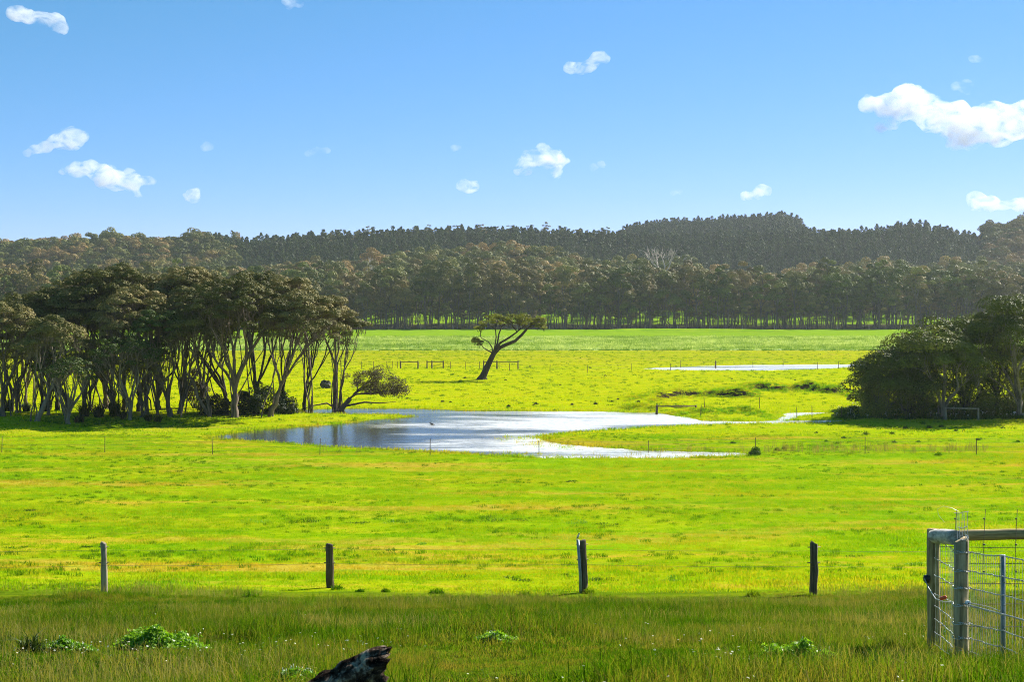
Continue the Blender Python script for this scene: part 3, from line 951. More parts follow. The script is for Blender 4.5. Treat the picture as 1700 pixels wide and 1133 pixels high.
GL = 'paperbark trees of the left grove'
grove = [
    # seed, base, crown(cx, hw, top, bottom), label, kwargs
    (101, (4, 692), (8, 62, 500, 578), 'tall dark tree with a straight trunk, cut off by the left edge', dict(stems=3, trunk_px=17, n=40)),
    (102, (43, 673), (62, 66, 482, 560), 'forked tree behind the bent pale trunk at the left end of the grove', dict(stems=3, trunk_px=12, n=42)),
    (103, (61, 700), (92, 46, 520, 588), 'tree with a pale trunk bending right from its foot, left front of the grove', dict(stems=2, trunk_px=13, lean=(0.45, 0), fork=0.22, n=30, bark='bark_pale')),
    (104, (113, 705), (116, 40, 592, 634), 'low twiggy many stemmed tree with a thin crown at the grove front', dict(stems=7, trunk_px=13, fork=0.05, n=26, r_cl=0.55, leafn=70, mat='grove_leaf_green', bark='bark_pale', spread0=0.5)),
    (105, (176, 680), (150, 82, 450, 548), 'broad dark tree on several stems under the high left grove canopy', dict(stems=5, trunk_px=18, n=62)),
    (106, (216, 698), (205, 58, 556, 604), 'slender pale stemmed tree with a low flat green crown mid grove', dict(stems=6, trunk_px=12, fork=0.05, n=34, r_cl=0.6, leafn=85, mat='grove_leaf_green', bark='bark_pale', spread0=0.5)),
    (107, (243, 690), (226, 66, 474, 562), 'thin straight stemmed tree right of the low flat green crown', dict(stems=4, trunk_px=12, n=46)),
    (108, (284, 693), (268, 44, 515, 556), 'tree with a neat green umbrella crown left of the great fan shaped tree', dict(stems=5, trunk_px=17, n=34, r_cl=0.6, mat='grove_leaf_green', lean=(-0.25, 0))),
    (109, (298, 688), (330, 62, 470, 560), 'tree whose dark stems lean right towards the great fan shaped tree', dict(stems=4, trunk_px=14, n=46, lean=(0.3, 0))),
    (110, (390, 694), (388, 90, 462, 545), 'great fan shaped tree with many rising limbs and the widest grove crown', dict(stems=6, trunk_px=21, fork=0.17, n=86, leafn=230, rt=0.026)),
    (111, (350, 693), (318, 40, 520, 570), 'slanting bare pole trunk meeting the foot of the great fan shaped tree', dict(stems=2, trunk_px=8, n=18, lean=(-0.55, 0), fork=0.42)),
    (112, (449, 692), (502, 66, 482, 562), 'tree with a flared foot and limbs sweeping right at the grove pond end', dict(stems=5, trunk_px=15, n=58, lean=(0.35, 0), fork=0.20, mat='grove_leaf')),
    (113, (517, 687), (478, 44, 455, 510), 'thin dark pole of a tree standing at the water end of the grove', dict(stems=2, trunk_px=6, n=22, fork=0.5, lean=(-0.05, 0))),
    (114, (556, 687), (552, 36, 490, 548), 'upright tree at the right end of the grove standing by the water', dict(stems=3, trunk_px=13, n=30, fork=0.36, lean=(0.02, 0))),
    (115, (563, 686), (588, 19, 528, 546), 'skinny tree with one small tuft of leaves reaching right over the water', dict(stems=3, trunk_px=7, n=9, r_cl=0.6, lean=(0.1, 0), fork=0.35)),
]
for sd, b, c, lab, kw in grove:
    px_tree(sd, b, c, lab, group=GL, **kw)
low_ = [(171, (28, 686), (30, 34, 560, 615), 'small low tree filling the gap by the trunk at the left edge'), (172, (80, 690), (84, 30, 572, 622), 'small low tree behind the pale bent trunk'), (173, (140, 690), (146, 34, 556, 616), 'small low tree right of the low twiggy tree'), (174, (188, 692), (186, 32, 570, 628), 'small low tree below the broad dark tree'),
        (175, (236, 694), (238, 34, 580, 632), 'small twiggy tree at the front below the thin straight stemmed tree'), (176, (262, 690), (256, 30, 560, 610), 'small low tree left of the green umbrella crown'), (177, (112, 690), (60, 34, 540, 600), 'small low tree between the forked tree and the twiggy tree')]
for sd, b, c, lab in low_:
    px_tree(sd, b, c, lab, stems=7, fork=0.04, trunk_px=11, n=24, r_cl=0.6, leafn=80, spread0=0.5, group=GL, twn=5, bark='bark', mat='grove_leaf' if sd % 2 else 'grove_leaf_green')
back = [(121, (20, 683), (22, 60, 484, 560)), (122, (95, 682), (100, 66, 470, 552)), (123, (150, 684), (170, 62, 446, 520)), (124, (205, 682), (205, 58, 440, 522)), (125, (262, 681), (262, 58, 450, 535)),
        (126, (300, 682), (315, 44, 442, 480)), (127, (335, 681), (350, 62, 456, 540)), (128, (425, 681), (430, 50, 447, 520)), (129, (470, 682), (468, 50, 466, 545)), (130, (505, 682), (528, 42, 496, 560)), (131, (70, 684), (60, 50, 492, 560)), (132, (185, 684), (140, 58, 470, 556)),
        (133, (230, 684), (240, 52, 490, 570)), (134, (375, 682), (330, 50, 480, 560))]
BKL = {121: 'at the left edge behind the straight trunk', 122: 'behind the bent pale trunk', 123: 'just left of the highest treetop', 124: 'with the highest top of the canopy', 125: 'just right of the highest treetop', 126: 'its twiggy top in mid canopy', 127: 'left behind the great fan shaped tree', 128: 'right behind the great fan shaped tree', 129: 'behind the thin dark pole', 130: 'behind the limbs sweeping right at the pond', 131: 'third from the left edge, low crowned', 132: 'behind the broad dark tree', 133: 'behind the thin straight stemmed tree', 134: 'between the leaning stems and the fan shaped tree'}
for sd, b, c in back:
    c = (c[0], c[1] * 1.18, c[2], c[3] + 14)
    px_tree(sd, b, c, 'back row tree of the left grove ' + BKL[sd], stems=3, fork=0.07, trunk_px=10 + sd % 3 * 3, n=50, leafn=190, group='trees packed at the back of the left grove', twn=3, bark='bark_dark')

# wind-pruned bush leaning right over the pond end
def pruned_bush():
    rg = np.random.default_rng(140)
    b = ground(563, 687); s = F / b[1]
    root = empty('leaning_tree', tuple(b), 'low wind swept brown tree leaning far right beside the pond', 'tree')
    T = []
    while len(T) < 60:
        u, v, w = rg.uniform(-1, 1, 3)
        if u * u + v * v + w * w > 1: continue
        px = 622 + 50 * u; py = 633 + 25 * v + 0.10 * (px - 622)
        T.append([(px - 850) / s, b[1] + w * 2.0, H - (py - YH) / s])
    for q in range(9):
        px = 655 + 20 * rg.random(); py = 650 + 6 * rg.normal(0, .5)
        T.append([(px - 850) / s, b[1] + rg.normal(0, 0.6), H - (py - YH) / s])
    T = np.array(T) - b
    mb = MB()
    f = np.array([1.1, 0, 1.5])
    mb.tube([[0, 0, -.15], [0.35, 0, 0.6], f], [0.34, 0.24, 0.2], 9, False, 0.1, rg)
    grow(rg, mb, f, np.array([0.7, 0, 0.7]), T, 0.022, 0.5, 4, 0.35, 0.09, 0.17)
    mb.tube([[0.1, 0, 0.2], [-1.2, 0.1, 1.0], [-2.6, 0.1, 0.75], [-4.2, 0.2, 0.25]], [0.11, 0.08, 0.06, 0.03], 5, False)
    mb.tube([[0.5, 0, 0.7], [2.5, 0, 1.1], [4.0, 0.1, 1.0], [5.6, 0, 1.15]], [0.12, 0.09, 0.06, 0.02], 5, False)
    twigs(rg, mb, T, 0.6, 6, 0.014, 0.6)
    obj('trunk', mb.mesh('trunk'), M['bark'], root)
    V, Q, tn = leaves(rg, T, 0.55 * rg.uniform(0.8, 1.3, len(T)), 70, 0.22, 0.07, 0.7, -0.8)
    obj('crown', mesh_np('crown', V, Q, None, {'tint': tn}), M['bush_leaf'], root)


pruned_bush()


def shrub(seed, px, py, hw, h, label, mat, n=26, leafn=110, r=0.5, L=0.22, W=0.08, depth=0.8, group=None, name='shrub', cat='shrub', bark='bark_dark', lift=0.0):
    rg = np.random.default_rng(seed)
    b = ground(px, py); s = F / b[1]
    root = empty(name, tuple(b), label, cat, group)
    rx, hz = hw / s, h / s
    C = []
    while len(C) < n:
        u, v, w = rg.uniform(-1, 1, 3); w = abs(w)
        q = u * u + v * v + w * w
        if q > 1 or q < 0.12: continue
        C.append([u * (rx - r * 0.7), v * rx * depth, max(0.15, w * (hz - r * 0.5)) + lift / s])
    C = np.array(C)
    mb = MB()
    for c in C[: max(5, n // 3)]:
        mb.tube([[rg.normal(0, .08) + c[0] * 0.2, rg.normal(0, .08), -0.1], [c[0] * 0.6, c[1] * 0.6, c[2] * 0.5], c], [0.05, 0.04, 0.015], 4, False)
    obj('stems', mb.mesh('stems'), M[bark], root)
    V, Q, tn = leaves(rg, C, r * rg.uniform(0.8, 1.25, n), leafn, L, W, 0.8, -0.8)
    obj('foliage', mesh_np('foliage', V, Q, None, {'tint': tn}), M[mat], root)
    return root


shrub(150, 355, 689, 34, 40, 'black green shrub at the foot of the great fan shaped tree, left of its trunk', 'dark_leaf', 40)
shrub(151, 430, 688, 46, 56, 'wide dark shrub between the fan shaped tree and the tree with the flared foot', 'dark_leaf', 70)
shrub(152, 474, 687, 22, 40, 'dark shrub right of the tree with the flared foot', 'dark_leaf', 30)
shrub(153, 325, 678, 26, 58, 'round brown topped small tree seen through the stems left of the fan shaped tree', 'bush_leaf', 36, lift=14)
GS = 'dark strappy plants under the left grove'
SPL = ['against the trunk at the left edge', 'behind the forked tree', 'left of the low twiggy tree', 'right of the low twiggy tree', 'under the slender tree with the flat crown', 'low in front of the slender tree', 'behind the bent pale trunk', 'low before the thin straight tree', 'low before the leaning stems', 'at the very front of the grove']
for k, (x, y, hw, h) in enumerate([(14, 683, 15, 26), (44, 684, 12, 18), (140, 692, 16, 30), (165, 694, 16, 30), (190, 692, 18, 34), (205, 697, 10, 18), (75, 684, 13, 18), (246, 700, 10, 16), (262, 702, 10, 14), (131, 702, 18, 14)]):
    o = empty('strappy_plant', tuple(ground(x, y)), 'dark strappy plant ' + SPL[k], 'plant', GS)
    s = F / o.location.y
    V, Q, T, tn = tuft_arrays(np.random.default_rng(160 + k), 150, hw / s * 0.45, h / s * 0.5, h / s * 1.1, 0.07, 0.55)
    obj('leaves', mesh_np('leaves', V, Q, T, {'tint': tn}), M['dark_leaf'], o)

# right grove
GR = 'trees of the right grove'
RK = dict(twn=2, L=0.2, W=0.12, low=0.0, mat='right_leaf', group=GR, name='tea_tree', flat=0.8)
px_tree(201, (1565, 697), (1566, 58, 545, 622), 'front tree of the right grove, pale trunk fanning under a round green crown', stems=6, trunk_px=21, fork=0.035, n=22, leafn=420, r_cl=1.25, bark='bark_pale', spread0=0.5, **RK)
px_tree(202, (1475, 688), (1468, 52, 578, 668), 'low rounded tree at the left end of the right grove, foliage nearly touching ground', stems=6, trunk_px=12, fork=0.05, n=26, leafn=420, r_cl=1.3, fill=0.75, bark='bark', **RK)
px_tree(203, (1692, 694), (1672, 64, 485, 600), 'tall tree with bare pale limbs at the right edge of the picture', stems=5, trunk_px=22, fork=0.05, n=26, leafn=420, r_cl=1.3, bark='bark_pale', spread0=0.5, **RK)
px_tree(204, (1600, 680), (1580, 74, 522, 640), 'dark dense tree of the right grove behind the pale fanning trunk', stems=5, trunk_px=14, n=28, leafn=380, r_cl=1.4, fill=0.6, bark='bark_dark', **RK)
px_tree(205, (1530, 682), (1515, 56, 545, 655), 'dark tree of the right grove stepping down to the low rounded tree', stems=5, trunk_px=12, n=23, leafn=380, r_cl=1.4, fill=0.7, bark='bark_dark', **RK)
px_tree(206, (1655, 680), (1640, 62, 505, 640), 'dark dense tree filling the gap between the two pale trunks of the right grove', stems=5, trunk_px=13, n=27, leafn=380, r_cl=1.4, fill=0.6, bark='bark_dark', **RK)
px_tree(207, (1745, 684), (1735, 70, 492, 640), 'large tree of the right grove mostly beyond the right edge of the picture', stems=5, trunk_px=16, n=23, leafn=380, r_cl=1.4, fill=0.6, bark='bark', **RK)
shrub(210, 1600, 684, 78, 84, 'black green undergrowth shrub behind the pale fanning trunk of the right grove', 'right_leaf', 110, r=0.8)
shrub(211, 1452, 689, 34, 84, 'rounded dark shrub at the left foot of the right grove', 'right_leaf', 70, r=0.75)
shrub(213, 1512, 688, 46, 100, 'tall rounded shrub right of the shrub at the left foot of the right grove', 'right_leaf', 90, r=0.8)
shrub(212, 1690, 681, 62, 90, 'black green undergrowth shrub under the tall tree at the right edge', 'right_leaf', 90, r=0.8)

# lone leaning tree
def lone_tree():
    rg = np.random.default_rng(300)
    b = ground(800, 631); s = F / b[1]
    root = empty('lone_tree', tuple(b), 'lone wind bent tree with a leaning dark trunk and flat crown in the open pasture', 'tree')

    def w(px, py, dy=0.0):
        return np.array([(px - 850) / s, b[1] + dy, H - (py - YH) / s]) - b
    mb = MB()
    tr = [w(798, 634), w(803, 623), w(811, 606), w(820, 587), w(829, 578)]
    mb.tube(tr, np.array([8.6, 5.8, 4.9, 4.3, 3.4]) / s, 10, False, 0.12, rg)
    for a in (0.3, 1.9, 3.4, 4.9):
        mb.tube([w(801, 624), w(800, 630) + np.array([math.cos(a) * .5, math.sin(a) * .5, 0]), w(800, 633) + np.array([math.cos(a) * .95, math.sin(a) * .95, -.1])], [0.35, 0.25, 0.08], 6, False)
    limbs = [([w(826, 580), w(840, 573, .3), w(855, 567, .6), w(866, 557, .9), w(874, 548, 1.0)], 3.0, (882, 42, 30)),
             ([w(824, 582), w(830, 570, -.5), w(845, 561, -1.0), w(856, 553, -1.2)], 2.1, (860, 36, 22)),
             ([w(820, 586), w(826, 570, .4), w(828, 556, .8), w(832, 545, 1.2)], 1.7, (838, 34, 18)),
             ([w(819, 588), w(822, 574, -.6), w(824, 560, -1.2), w(823, 548, -1.6)], 1.4, (817, 22, 12))]
    C = []
    for P, r, (cx, hw, n) in limbs:
        mb.tube(P, np.linspace(r, r * 0.62, len(P)) / s, 7, False, 0.08, rg)
        T = []
        while len(T) < n:
            u, v = rg.uniform(-1, 1, 2)
            if u * u + v * v > 1: continue
            px = np.clip(cx + hw * u, 799, 902)
            e = (px - 846) / 55
            top = 517 + 8 * e * e
            T.append(w(px, top + 5 + rg.uniform(0, 15), v * 3.2))
        T = np.array(T); C.append(T)
        e = P[-1] - P[-2]
        grow(rg, mb, P[-1], e / np.linalg.norm(e), T, 0.03, 0.5, 3, 0.45, 0.06, r * 0.6 / s)
    small = [([w(818, 590), w(817, 577), w(811, 568), w(800, 562)], (796, 545), 6), ([w(817, 586), w(810, 582), w(803, 578), w(797, 570)], (792, 569), 8)]
    for P, (cx, cyy), n in small:
        mb.tube(P, np.array([1.3, 1.1, .8, .6]) / s, 5, False)
        T = np.array([w(cx + rg.normal(0, 5), cyy + rg.normal(0, 2.5), rg.normal(0, .4)) for _ in range(n)]); C.append(T)
        e = P[-1] - P[-2]
        grow(rg, mb, P[-1], e / np.linalg.norm(e), T, 0.025, 0.4, 2)
    C = np.vstack(C)
    twigs(rg, mb, C, 0.5, 3, 0.016)
    obj('trunk', mb.mesh('trunk'), M['bark_dark'], root)
    V, Q, tn = leaves(rg, C, 0.46 * rg.uniform(0.7, 1.35, len(C)), 75, 0.28, 0.12, 0.6, -0.2, 0.6, 0.55)
    obj('crown', mesh_np('crown', V, Q, None, {'tint': tn}), M['lone_leaf'], root)


lone_tree()

# ------------------------------------------------------------------ forest
def forest_tree(seed, hgt, cr, crown_h, n, leafn, L, W, r_cl, bare=0.55, slim=1.0, lowc=0):
    """trunk mesh and crown mesh of one forest tree standing at the origin; crown of a few rounded domes"""
    rg = np.random.default_rng(seed)
    T = crown_targets(rg, (rg.normal(0, .4), rg.normal(0, .4)), cr, cr, hgt - r_cl * 0.6, hgt - crown_h, n, 0.75, 0.9)
    mb = MB()
    f = np.array([rg.normal(0, .35), rg.normal(0, .35), hgt * bare])
    P = np.linspace(0, 1, 5)[:, None] * f; P[1:-1, :2] += rg.normal(0, 0.18, (3, 2)); P[0, 2] = -0.5
    mb.tube(P, np.linspace(0.3, 0.2, 5) * slim, 6, False)
    grow(rg, mb, f, np.array([0, 0, 1.0]), T, 0.07 * slim, 0.5, 3, 0.4, 0.09, 0.2 * slim)
    R = r_cl * rg.uniform(0.65, 1.25, len(T))
    V, Q, tn = leaves(rg, T, R, leafn, L, W, 0.72, -0.3, 0.8, 0.38)
    return mb.mesh('trunk'), mesh_np('crown', V, Q, None, {'tint': tn})


def pine(seed, hgt, r):
    rg = np.random.default_rng(seed)
    C, R = [], []
    z = hgt * 0.30
    while z < hgt - 1.0:
        t = (z - hgt * 0.30) / (hgt * 0.70)
        rr = r * (1 - t ** 1.6) ** 0.8 * rg.uniform(0.75, 1.15)
        k = max(2, int(4 * rr / r + 1.5)); a0 = rg.uniform(0, 6.28)
        for j in range(k):
            a = a0 + j * 6.28 / k + rg.normal(0, .3)
            C.append([math.cos(a) * rr * 0.7, math.sin(a) * rr * 0.7, z + rg.normal(0, .35)]); R.append(rg.uniform(0.75, 1.15) * (0.55 + 0.5 * rr / r))
        z += hgt * 0.10
    for q in range(3):
        C.append([rg.normal(0, .3), rg.normal(0, .3), hgt - 1.0 - 0.5 * q]); R.append(0.5 + 0.15 * q)
    mb = MB()
    mb.tube([[0, 0, -0.5], [0, 0, hgt * 0.5], [0, 0, hgt * 0.96]], [0.24, 0.17, 0.05], 6, False)
    for c in C[::3]:
        mb.tube([[0, 0, c[2] - 0.7], c], [0.06, 0.03], 3, False)
    V, Q, tn = leaves(rg, C, np.array(R) * 1.2, 34, 0.9, 0.36, 1.05, -0.6, 0.55, 0.55)
    return mb.mesh('trunk'), mesh_np('crown', V, Q, None, {'tint': tn})


belt_kinds = [forest_tree(400 + k, 21.5 + (k % 4) * 1.4, 3.5 + 0.4 * (k % 3), 13.0, 11 + k % 3, 150, 0.85, 0.42, 2.1, 0.16 + 0.05 * (k % 4)) for k in range(10)]
euc_kinds = [forest_tree(420 + k, 15.5 + (k % 4) * 1.1, 3.2 + 0.4 * (k % 3), 8.5, 8 + k % 3, 150, 0.90, 0.46, 2.3, 0.4) for k in range(10)]
tall_kinds = [forest_tree(435 + k, 25 + k * 1.2, 3.6 + 0.8 * (k % 2), 10.0, 13, 70, 0.9, 0.4, 1.5, 0.55) for k in range(4)]
for t_, c_ in tall_kinds: t_.materials.append(M['euc_bark']); c_.materials.append(M['belt_leaf'])
pine_kinds = [pine(440 + k, 15.5 + k * 0.45, 2.6 + 0.2 * (k % 3)) for k in range(6)]
for t_, c_ in belt_kinds: t_.materials.append(M['euc_bark']); c_.materials.append(M['belt_leaf'])
for t_, c_ in euc_kinds: t_.materials.append(M['euc_bark']); c_.materials.append(M['euc_leaf'])
for t_, c_ in pine_kinds: t_.materials.append(M['bark_dark']); c_.materials.append(M['pine_leaf'])

RF = np.random.default_rng(33)
F_rows = []          # x, y, kind (0 belt, 1 hill eucalypt, 2 pine), height scale
def in_view(x, y, pad=0.02): return np.abs(x / y) < 0.36 + pad
for row, yy in enumerate((541, 546, 552, 559, 566, 574, 582, 591, 600)):
    for x in np.arange(-215, 216, 6.2 if row < 3 else 7.5):
        X = x + RF.uniform(-2.4, 2.4) + row * 2.1; Y = yy + RF.uniform(-4, 5)
        if in_view(X, Y, 0.03): F_rows.append((X, Y, 0, RF.uniform(0.68, 1.12)))
for Y0 in np.arange(660, 1300, 6.0):
    step = 6.6 if Y0 < 850 else 5.2
    for x in np.arange(-0.39 * Y0, 0.39 * Y0, step):
        X = x + RF.uniform(-2.2, 2.2); Y = Y0 + RF.uniform(-2.2, 2.2)
        px = 850 + X / Y * F
        if Y < 812: k = 1
        else: k = 2 if (372 + 25 * math.sin(Y * 0.05) < px < 1634) else 1
        if 812 <= Y < 835 and RF.random() < 0.5: continue
        F_rows.append((X, Y, k, RF.uniform(0.72, 1.2) if k == 1 else RF.uniform(0.85, 1.12)))
for q in range(950):      # saplings between the trunks of the front belt
    Y = RF.uniform(538, 650); F_rows.append((RF.uniform(-0.385, 0.385) * Y, Y, 3, RF.uniform(0.28, 0.75)))
FR = np.array(F_rows)
FZ = gz(FR[:, 0], FR[:, 1])
# which trees the view shows: nearest first against a running skyline per picture column
order = np.argsort(FR[:, 1])
sky = np.full(440, 1e9)
hts = np.where((FR[:, 2] == 0) | (FR[:, 2] == 3), 23, np.where(FR[:, 2] == 1, 17, 18)) * FR[:, 3]
vis = np.zeros(len(FR))
for i in order:
    x, y = FR[i, :2]; s = F / y
    top = YH + (H - FZ[i] - hts[i]) * s; base = YH + (H - FZ[i]) * s
    px = 850 + x * s; hw = 3.0 * s
    a = int((px - hw + 100) / 4.3); b_ = int((px + hw + 100) / 4.3) + 1
    if a < 0 or b_ >= 440: vis[i] = -50; continue
    cur = sky[a:b_].mean()
    vis[i] = min(cur, base) - top
    sky[a:b_] = np.minimum(sky[a:b_], top + 0.12 * (base - top) + np.linspace(-1, 1, b_ - a) ** 2 * 0.2 * (base - top))
keep = (vis > -9) | (FR[:, 2] == 3)
GB, GP = 'eucalypts along the front of the far forest', 'pines of the dark plantation ridge'


def place_things(sel, kinds, name, label, cat, group):
    for i in sel:
        t_, c_ = kinds[RF.integers(0, len(kinds))]
        r = empty(name, (FR[i, 0], FR[i, 1], FZ[i]), label, cat, group)
        r.rotation_euler = (0, 0, RF.uniform(0, 6.28)); r.scale = (FR[i, 3],) * 3
        a = bpy.data.objects.new('trunk', t_); COL.objects.link(a); a.parent = r
        a = bpy.data.objects.new('crown', c_); COL.objects.link(a); a.parent = r


def place_stuff(sel, kinds, name, label):
    protos = []
    for k, (t_, c_) in enumerate(kinds):
        mm = t_.copy(); 
        # trunk and crown joined into one prototype
        n0 = len(t_.vertices)
        va = np.zeros(n0 * 3, np.float32); t_.vertices.foreach_get('co', va)
        vb = np.zeros(len(c_.vertices) * 3, np.float32); c_.vertices.foreach_get('co', vb)
        def quads(me):
            li = np.zeros(len(me.loops), np.int32); me.loops.foreach_get('vertex_index', li)
            return li.reshape(-1, 4)
        qa, qb = quads(t_), quads(c_) + n0
        tn = np.zeros(len(c_.vertices), np.float32); c_.attributes['tint'].data.foreach_get('value', tn)
        me = mesh_np('forest_tree', np.concatenate([va, vb]).reshape(-1, 3), np.vstack([qa, qb]), None, {'tint': np.concatenate([np.zeros(n0, np.float32), tn])})
        me.materials.append(t_.materials[0]); me.materials.append(c_.materials[0])
        me.polygons.foreach_set('material_index', np.concatenate([np.zeros(len(qa), np.int32), np.ones(len(qb), np.int32)]))
        protos.append(bpy.data.objects.new('forest_tree_%d' % k, me))
    sel = np.asarray(sel)
    scatter(name, np.stack([FR[sel, 0], FR[sel, 1], FZ[sel]], -1), RF.uniform(0, 6.28, len(sel)), FR[sel, 3], RF.integers(0, len(kinds), len(sel)), protos, label)


def split(mask, n):
    ix = np.nonzero(mask)[0]
    v = np.minimum(vis[ix], 120) * 1.0
    o = ix[np.argsort(-v)]
    return o[:n], o[n:]


# eucalypts: 300 largest in view are the belt trees and the best seen of the hill
e_mask = keep & (FR[:, 2] < 2)
s_ = np.where(FR[:, 2] == 0, vis + 60, vis)
ix = np.nonzero(e_mask)[0]; o_ = ix[np.argsort(-s_[ix])]
ind = o_[:300]; rest = o_[300:]
place_things([i for i in ind if FR[i, 2] == 0], belt_kinds, 'eucalyptus_tree', 'tall eucalypt with a bare slim trunk at the front edge of the far forest', 'tree', GB)
place_things([i for i in ind if FR[i, 2] == 1], euc_kinds, 'eucalyptus_tree', 'domed eucalypt on the slope above the front edge of the far forest', 'tree', 'eucalypts on the wooded slope')
rb = [i for i in rest if FR[i, 2] == 0] + list(np.nonzero(FR[:, 2] == 3)[0])
if len(rb): place_stuff(rb, belt_kinds, 'forest_edge', 'dense eucalypts behind the front row of the far forest')
place_stuff([i for i in rest if FR[i, 2] == 1], euc_kinds, 'hillside_forest', 'hazy olive and russet eucalypt forest covering the hills')
ind, rest = split(keep & (FR[:, 2] == 2), 300)
place_things(ind, pine_kinds, 'pine_tree', 'dark green pine of the plantation on the far ridge', 'tree', GP)
place_stuff(rest, pine_kinds, 'pine_plantation', 'dark green pine plantation covering the far ridge')
print('forest', len(FR), 'kept', int(keep.sum()), 'euc', int((keep & (FR[:, 2] == 1)).sum()), 'pine', int((keep & (FR[:, 2] == 2)).sum()), 'belt', int((FR[:, 2] == 0).sum()))


def dead_tree(seed, px, d, ybase, ytop, hw, label, n=16, rt=0.06):
    rg = np.random.default_rng(seed)
    s = F / d
    x = (px - 850) / s
    b = np.array([x, d, g1(x, d)])
    zt = H - (ytop - YH) / s
    root = empty('dead_tree', tuple(b), label, 'tree')
    T = np.array([[rg.normal(0, 0.45) * hw / s, rg.normal(0, .4) * hw / s, zt - b[2] - abs(rg.normal(0, .32)) * 30 / s] for _ in range(n)])
    mb = MB()
    f = np.array([0.2, 0, (zt - b[2]) * 0.5])
    mb.tube([[0, 0, -.5], f * 0.5 + [0.15, 0, 0], f], [0.4, 0.34, 0.28], 7, False)
    grow(rg, mb, f, np.array([0, 0, 1.0]), T, rt * 1.3, 0.5, 3, 0.35, 0.1, 0.28)
    for t in T:
        for _ in range(3): mb.tube([t * 0.8 + f * 0.2, t + rg.normal(0, .9, 3)], [0.10, 0.04], 3, False)
    obj('trunk', mb.mesh('trunk'), M['dead_bark'], root)


dead_tree(501, 1098, 645, 0, 412, 46, 'big bare dead tree with white branches standing above the right middle of the forest', 30, 0.085)
dead_tree(502, 614, 645, 0, 428, 12, 'slim dead white trunk standing among the crowns left of the lone tree', 7)
dead_tree(503, 521, 645, 0, 443, 9, 'thin pale dead trunk just right of the top of the left grove', 6)
for k, px in enumerate([545, 566, 590, 612, 640, 668, 684, 712, 738, 760, 792, 803, 826, 848, 880, 905, 930, 955, 985, 1008]):
    y_ = RF.uniform(955, 985); x_ = (px - 850) / F * y_
    t_, c_ = tall_kinds[k % 4]
    r = empty('eucalyptus_tree', (x_, y_, g1(x_, y_)), 'tall airy eucalypt standing above the pines on the skyline behind the lone tree', 'tree', 'airy eucalypts on the skyline')
    r.scale = (RF.uniform(0.66, 0.76),) * 3; r.rotation_euler = (0, 0, RF.uniform(0, 6.28))
    a = bpy.data.objects.new('trunk', t_); COL.objects.link(a); a.parent = r
    a = bpy.data.objects.new('crown', c_); COL.objects.link(a); a.parent = r


def skyline_tree():
    t_, c_ = forest_tree(510, 19, 2.2, 5.0, 6, 50, 0.9, 0.4, 1.2, 0.7)
    x = (385 - 850) / F * 975; z = g1(x, 975)
    r = empty('emergent_tree', (x, 975, z + 4.0), 'single thin tree standing up above the skyline over the left grove', 'tree')
    r.scale = (0.9, 0.9, 1.1); r.location.z = z
    obj('trunk', t_, M['euc_bark'], r); obj('crown', c_, M['euc_leaf'], r)
skyline_tree()
#PART3
# ------------------------------------------------------------------ fences
def post_mesh(seed, h, r, lean=(0, 0), sides=9, jit=0.14, taper=0.9, sink=0.25):
    rg = np.random.default_rng(seed)
    mb = MB()
    zs = np.array([-sink, 0.0, h * .2, h * 0.45, h * 0.7, h - 0.02, h])
    P = np.stack([lean[0] * zs + rg.normal(0, r * 0.06, 7), lean[1] * zs, zs], -1)
    mb.tube(P, r * np.array([1.08, 1.06, 1.0, 0.98, 0.95, taper, taper * 0.9]), sides, True, jit, rg)
    return mb.mesh('post', smooth=False)


def wire(mb, a, b, r, sag=0.0, k=8, jit=0.0, rg=None):
    t = np.linspace(0, 1, k)[:, None]
    P = np.asarray(a) * (1 - t) + np.asarray(b) * t
    P[:, 2] -= sag * 4 * (t * (1 - t))[:, 0]
    if jit: P[1:-1] += rg.normal(0, jit, (k - 2, 3))
    mb.tube(P, r, 4, False)


# near paddock fence: split timber posts, two wires
nf_px = [(-205, 988), (173, 986), (548, 977), (968, 985), (1350, 988), (1730, 986)]
NP = [ground(min(max(px, -400), 2000), py) for px, py in nf_px]
nf = empty('paddock_fence', tuple(NP[1]), 'old wire fence on weathered split posts across the near side of the bright pasture', 'fence')
o0 = NP[1]
specs = [(0.09, 'post_grey'), (0.068, 'post_grey'), (0.085, 'post_dark'), (0.085, 'post_dark'), (0.09, 'post_dark'), (0.09, 'post_dark')]
tops = [1.15, 1.16, 1.08, 1.24, 1.19, 1.2]
plabel = [None, 'slim pale grey post', 'thick dark brown post', 'dark post with a steel picket tied to its left side', 'dark post leaning slightly right', None]
leans = [(0, 0), (-0.01, 0), (-0.015, 0), (-0.015, 0), (0.02, 0), (0, 0)]
for k, (b, (r, mt), h, pl, ln) in enumerate(zip(NP, specs, tops, plabel, leans)):
    p_ = obj('post', post_mesh(600 + k, h, r, ln, 9, 0.2), M[mt], nf, tuple(b - o0))
    if pl: p_['label'] = pl
    mb = MB()
    for z in (h - 0.10, h - 0.46):
        mb.tube([[-r * 1.7 + ln[0] * z, -0.01, z], [r * 1.6 + ln[0] * z, -0.02, z + 0.01]], 0.011, 4)
    obj('wire_tie', mb.mesh('wire_tie'), M['wire_dark'], p_)
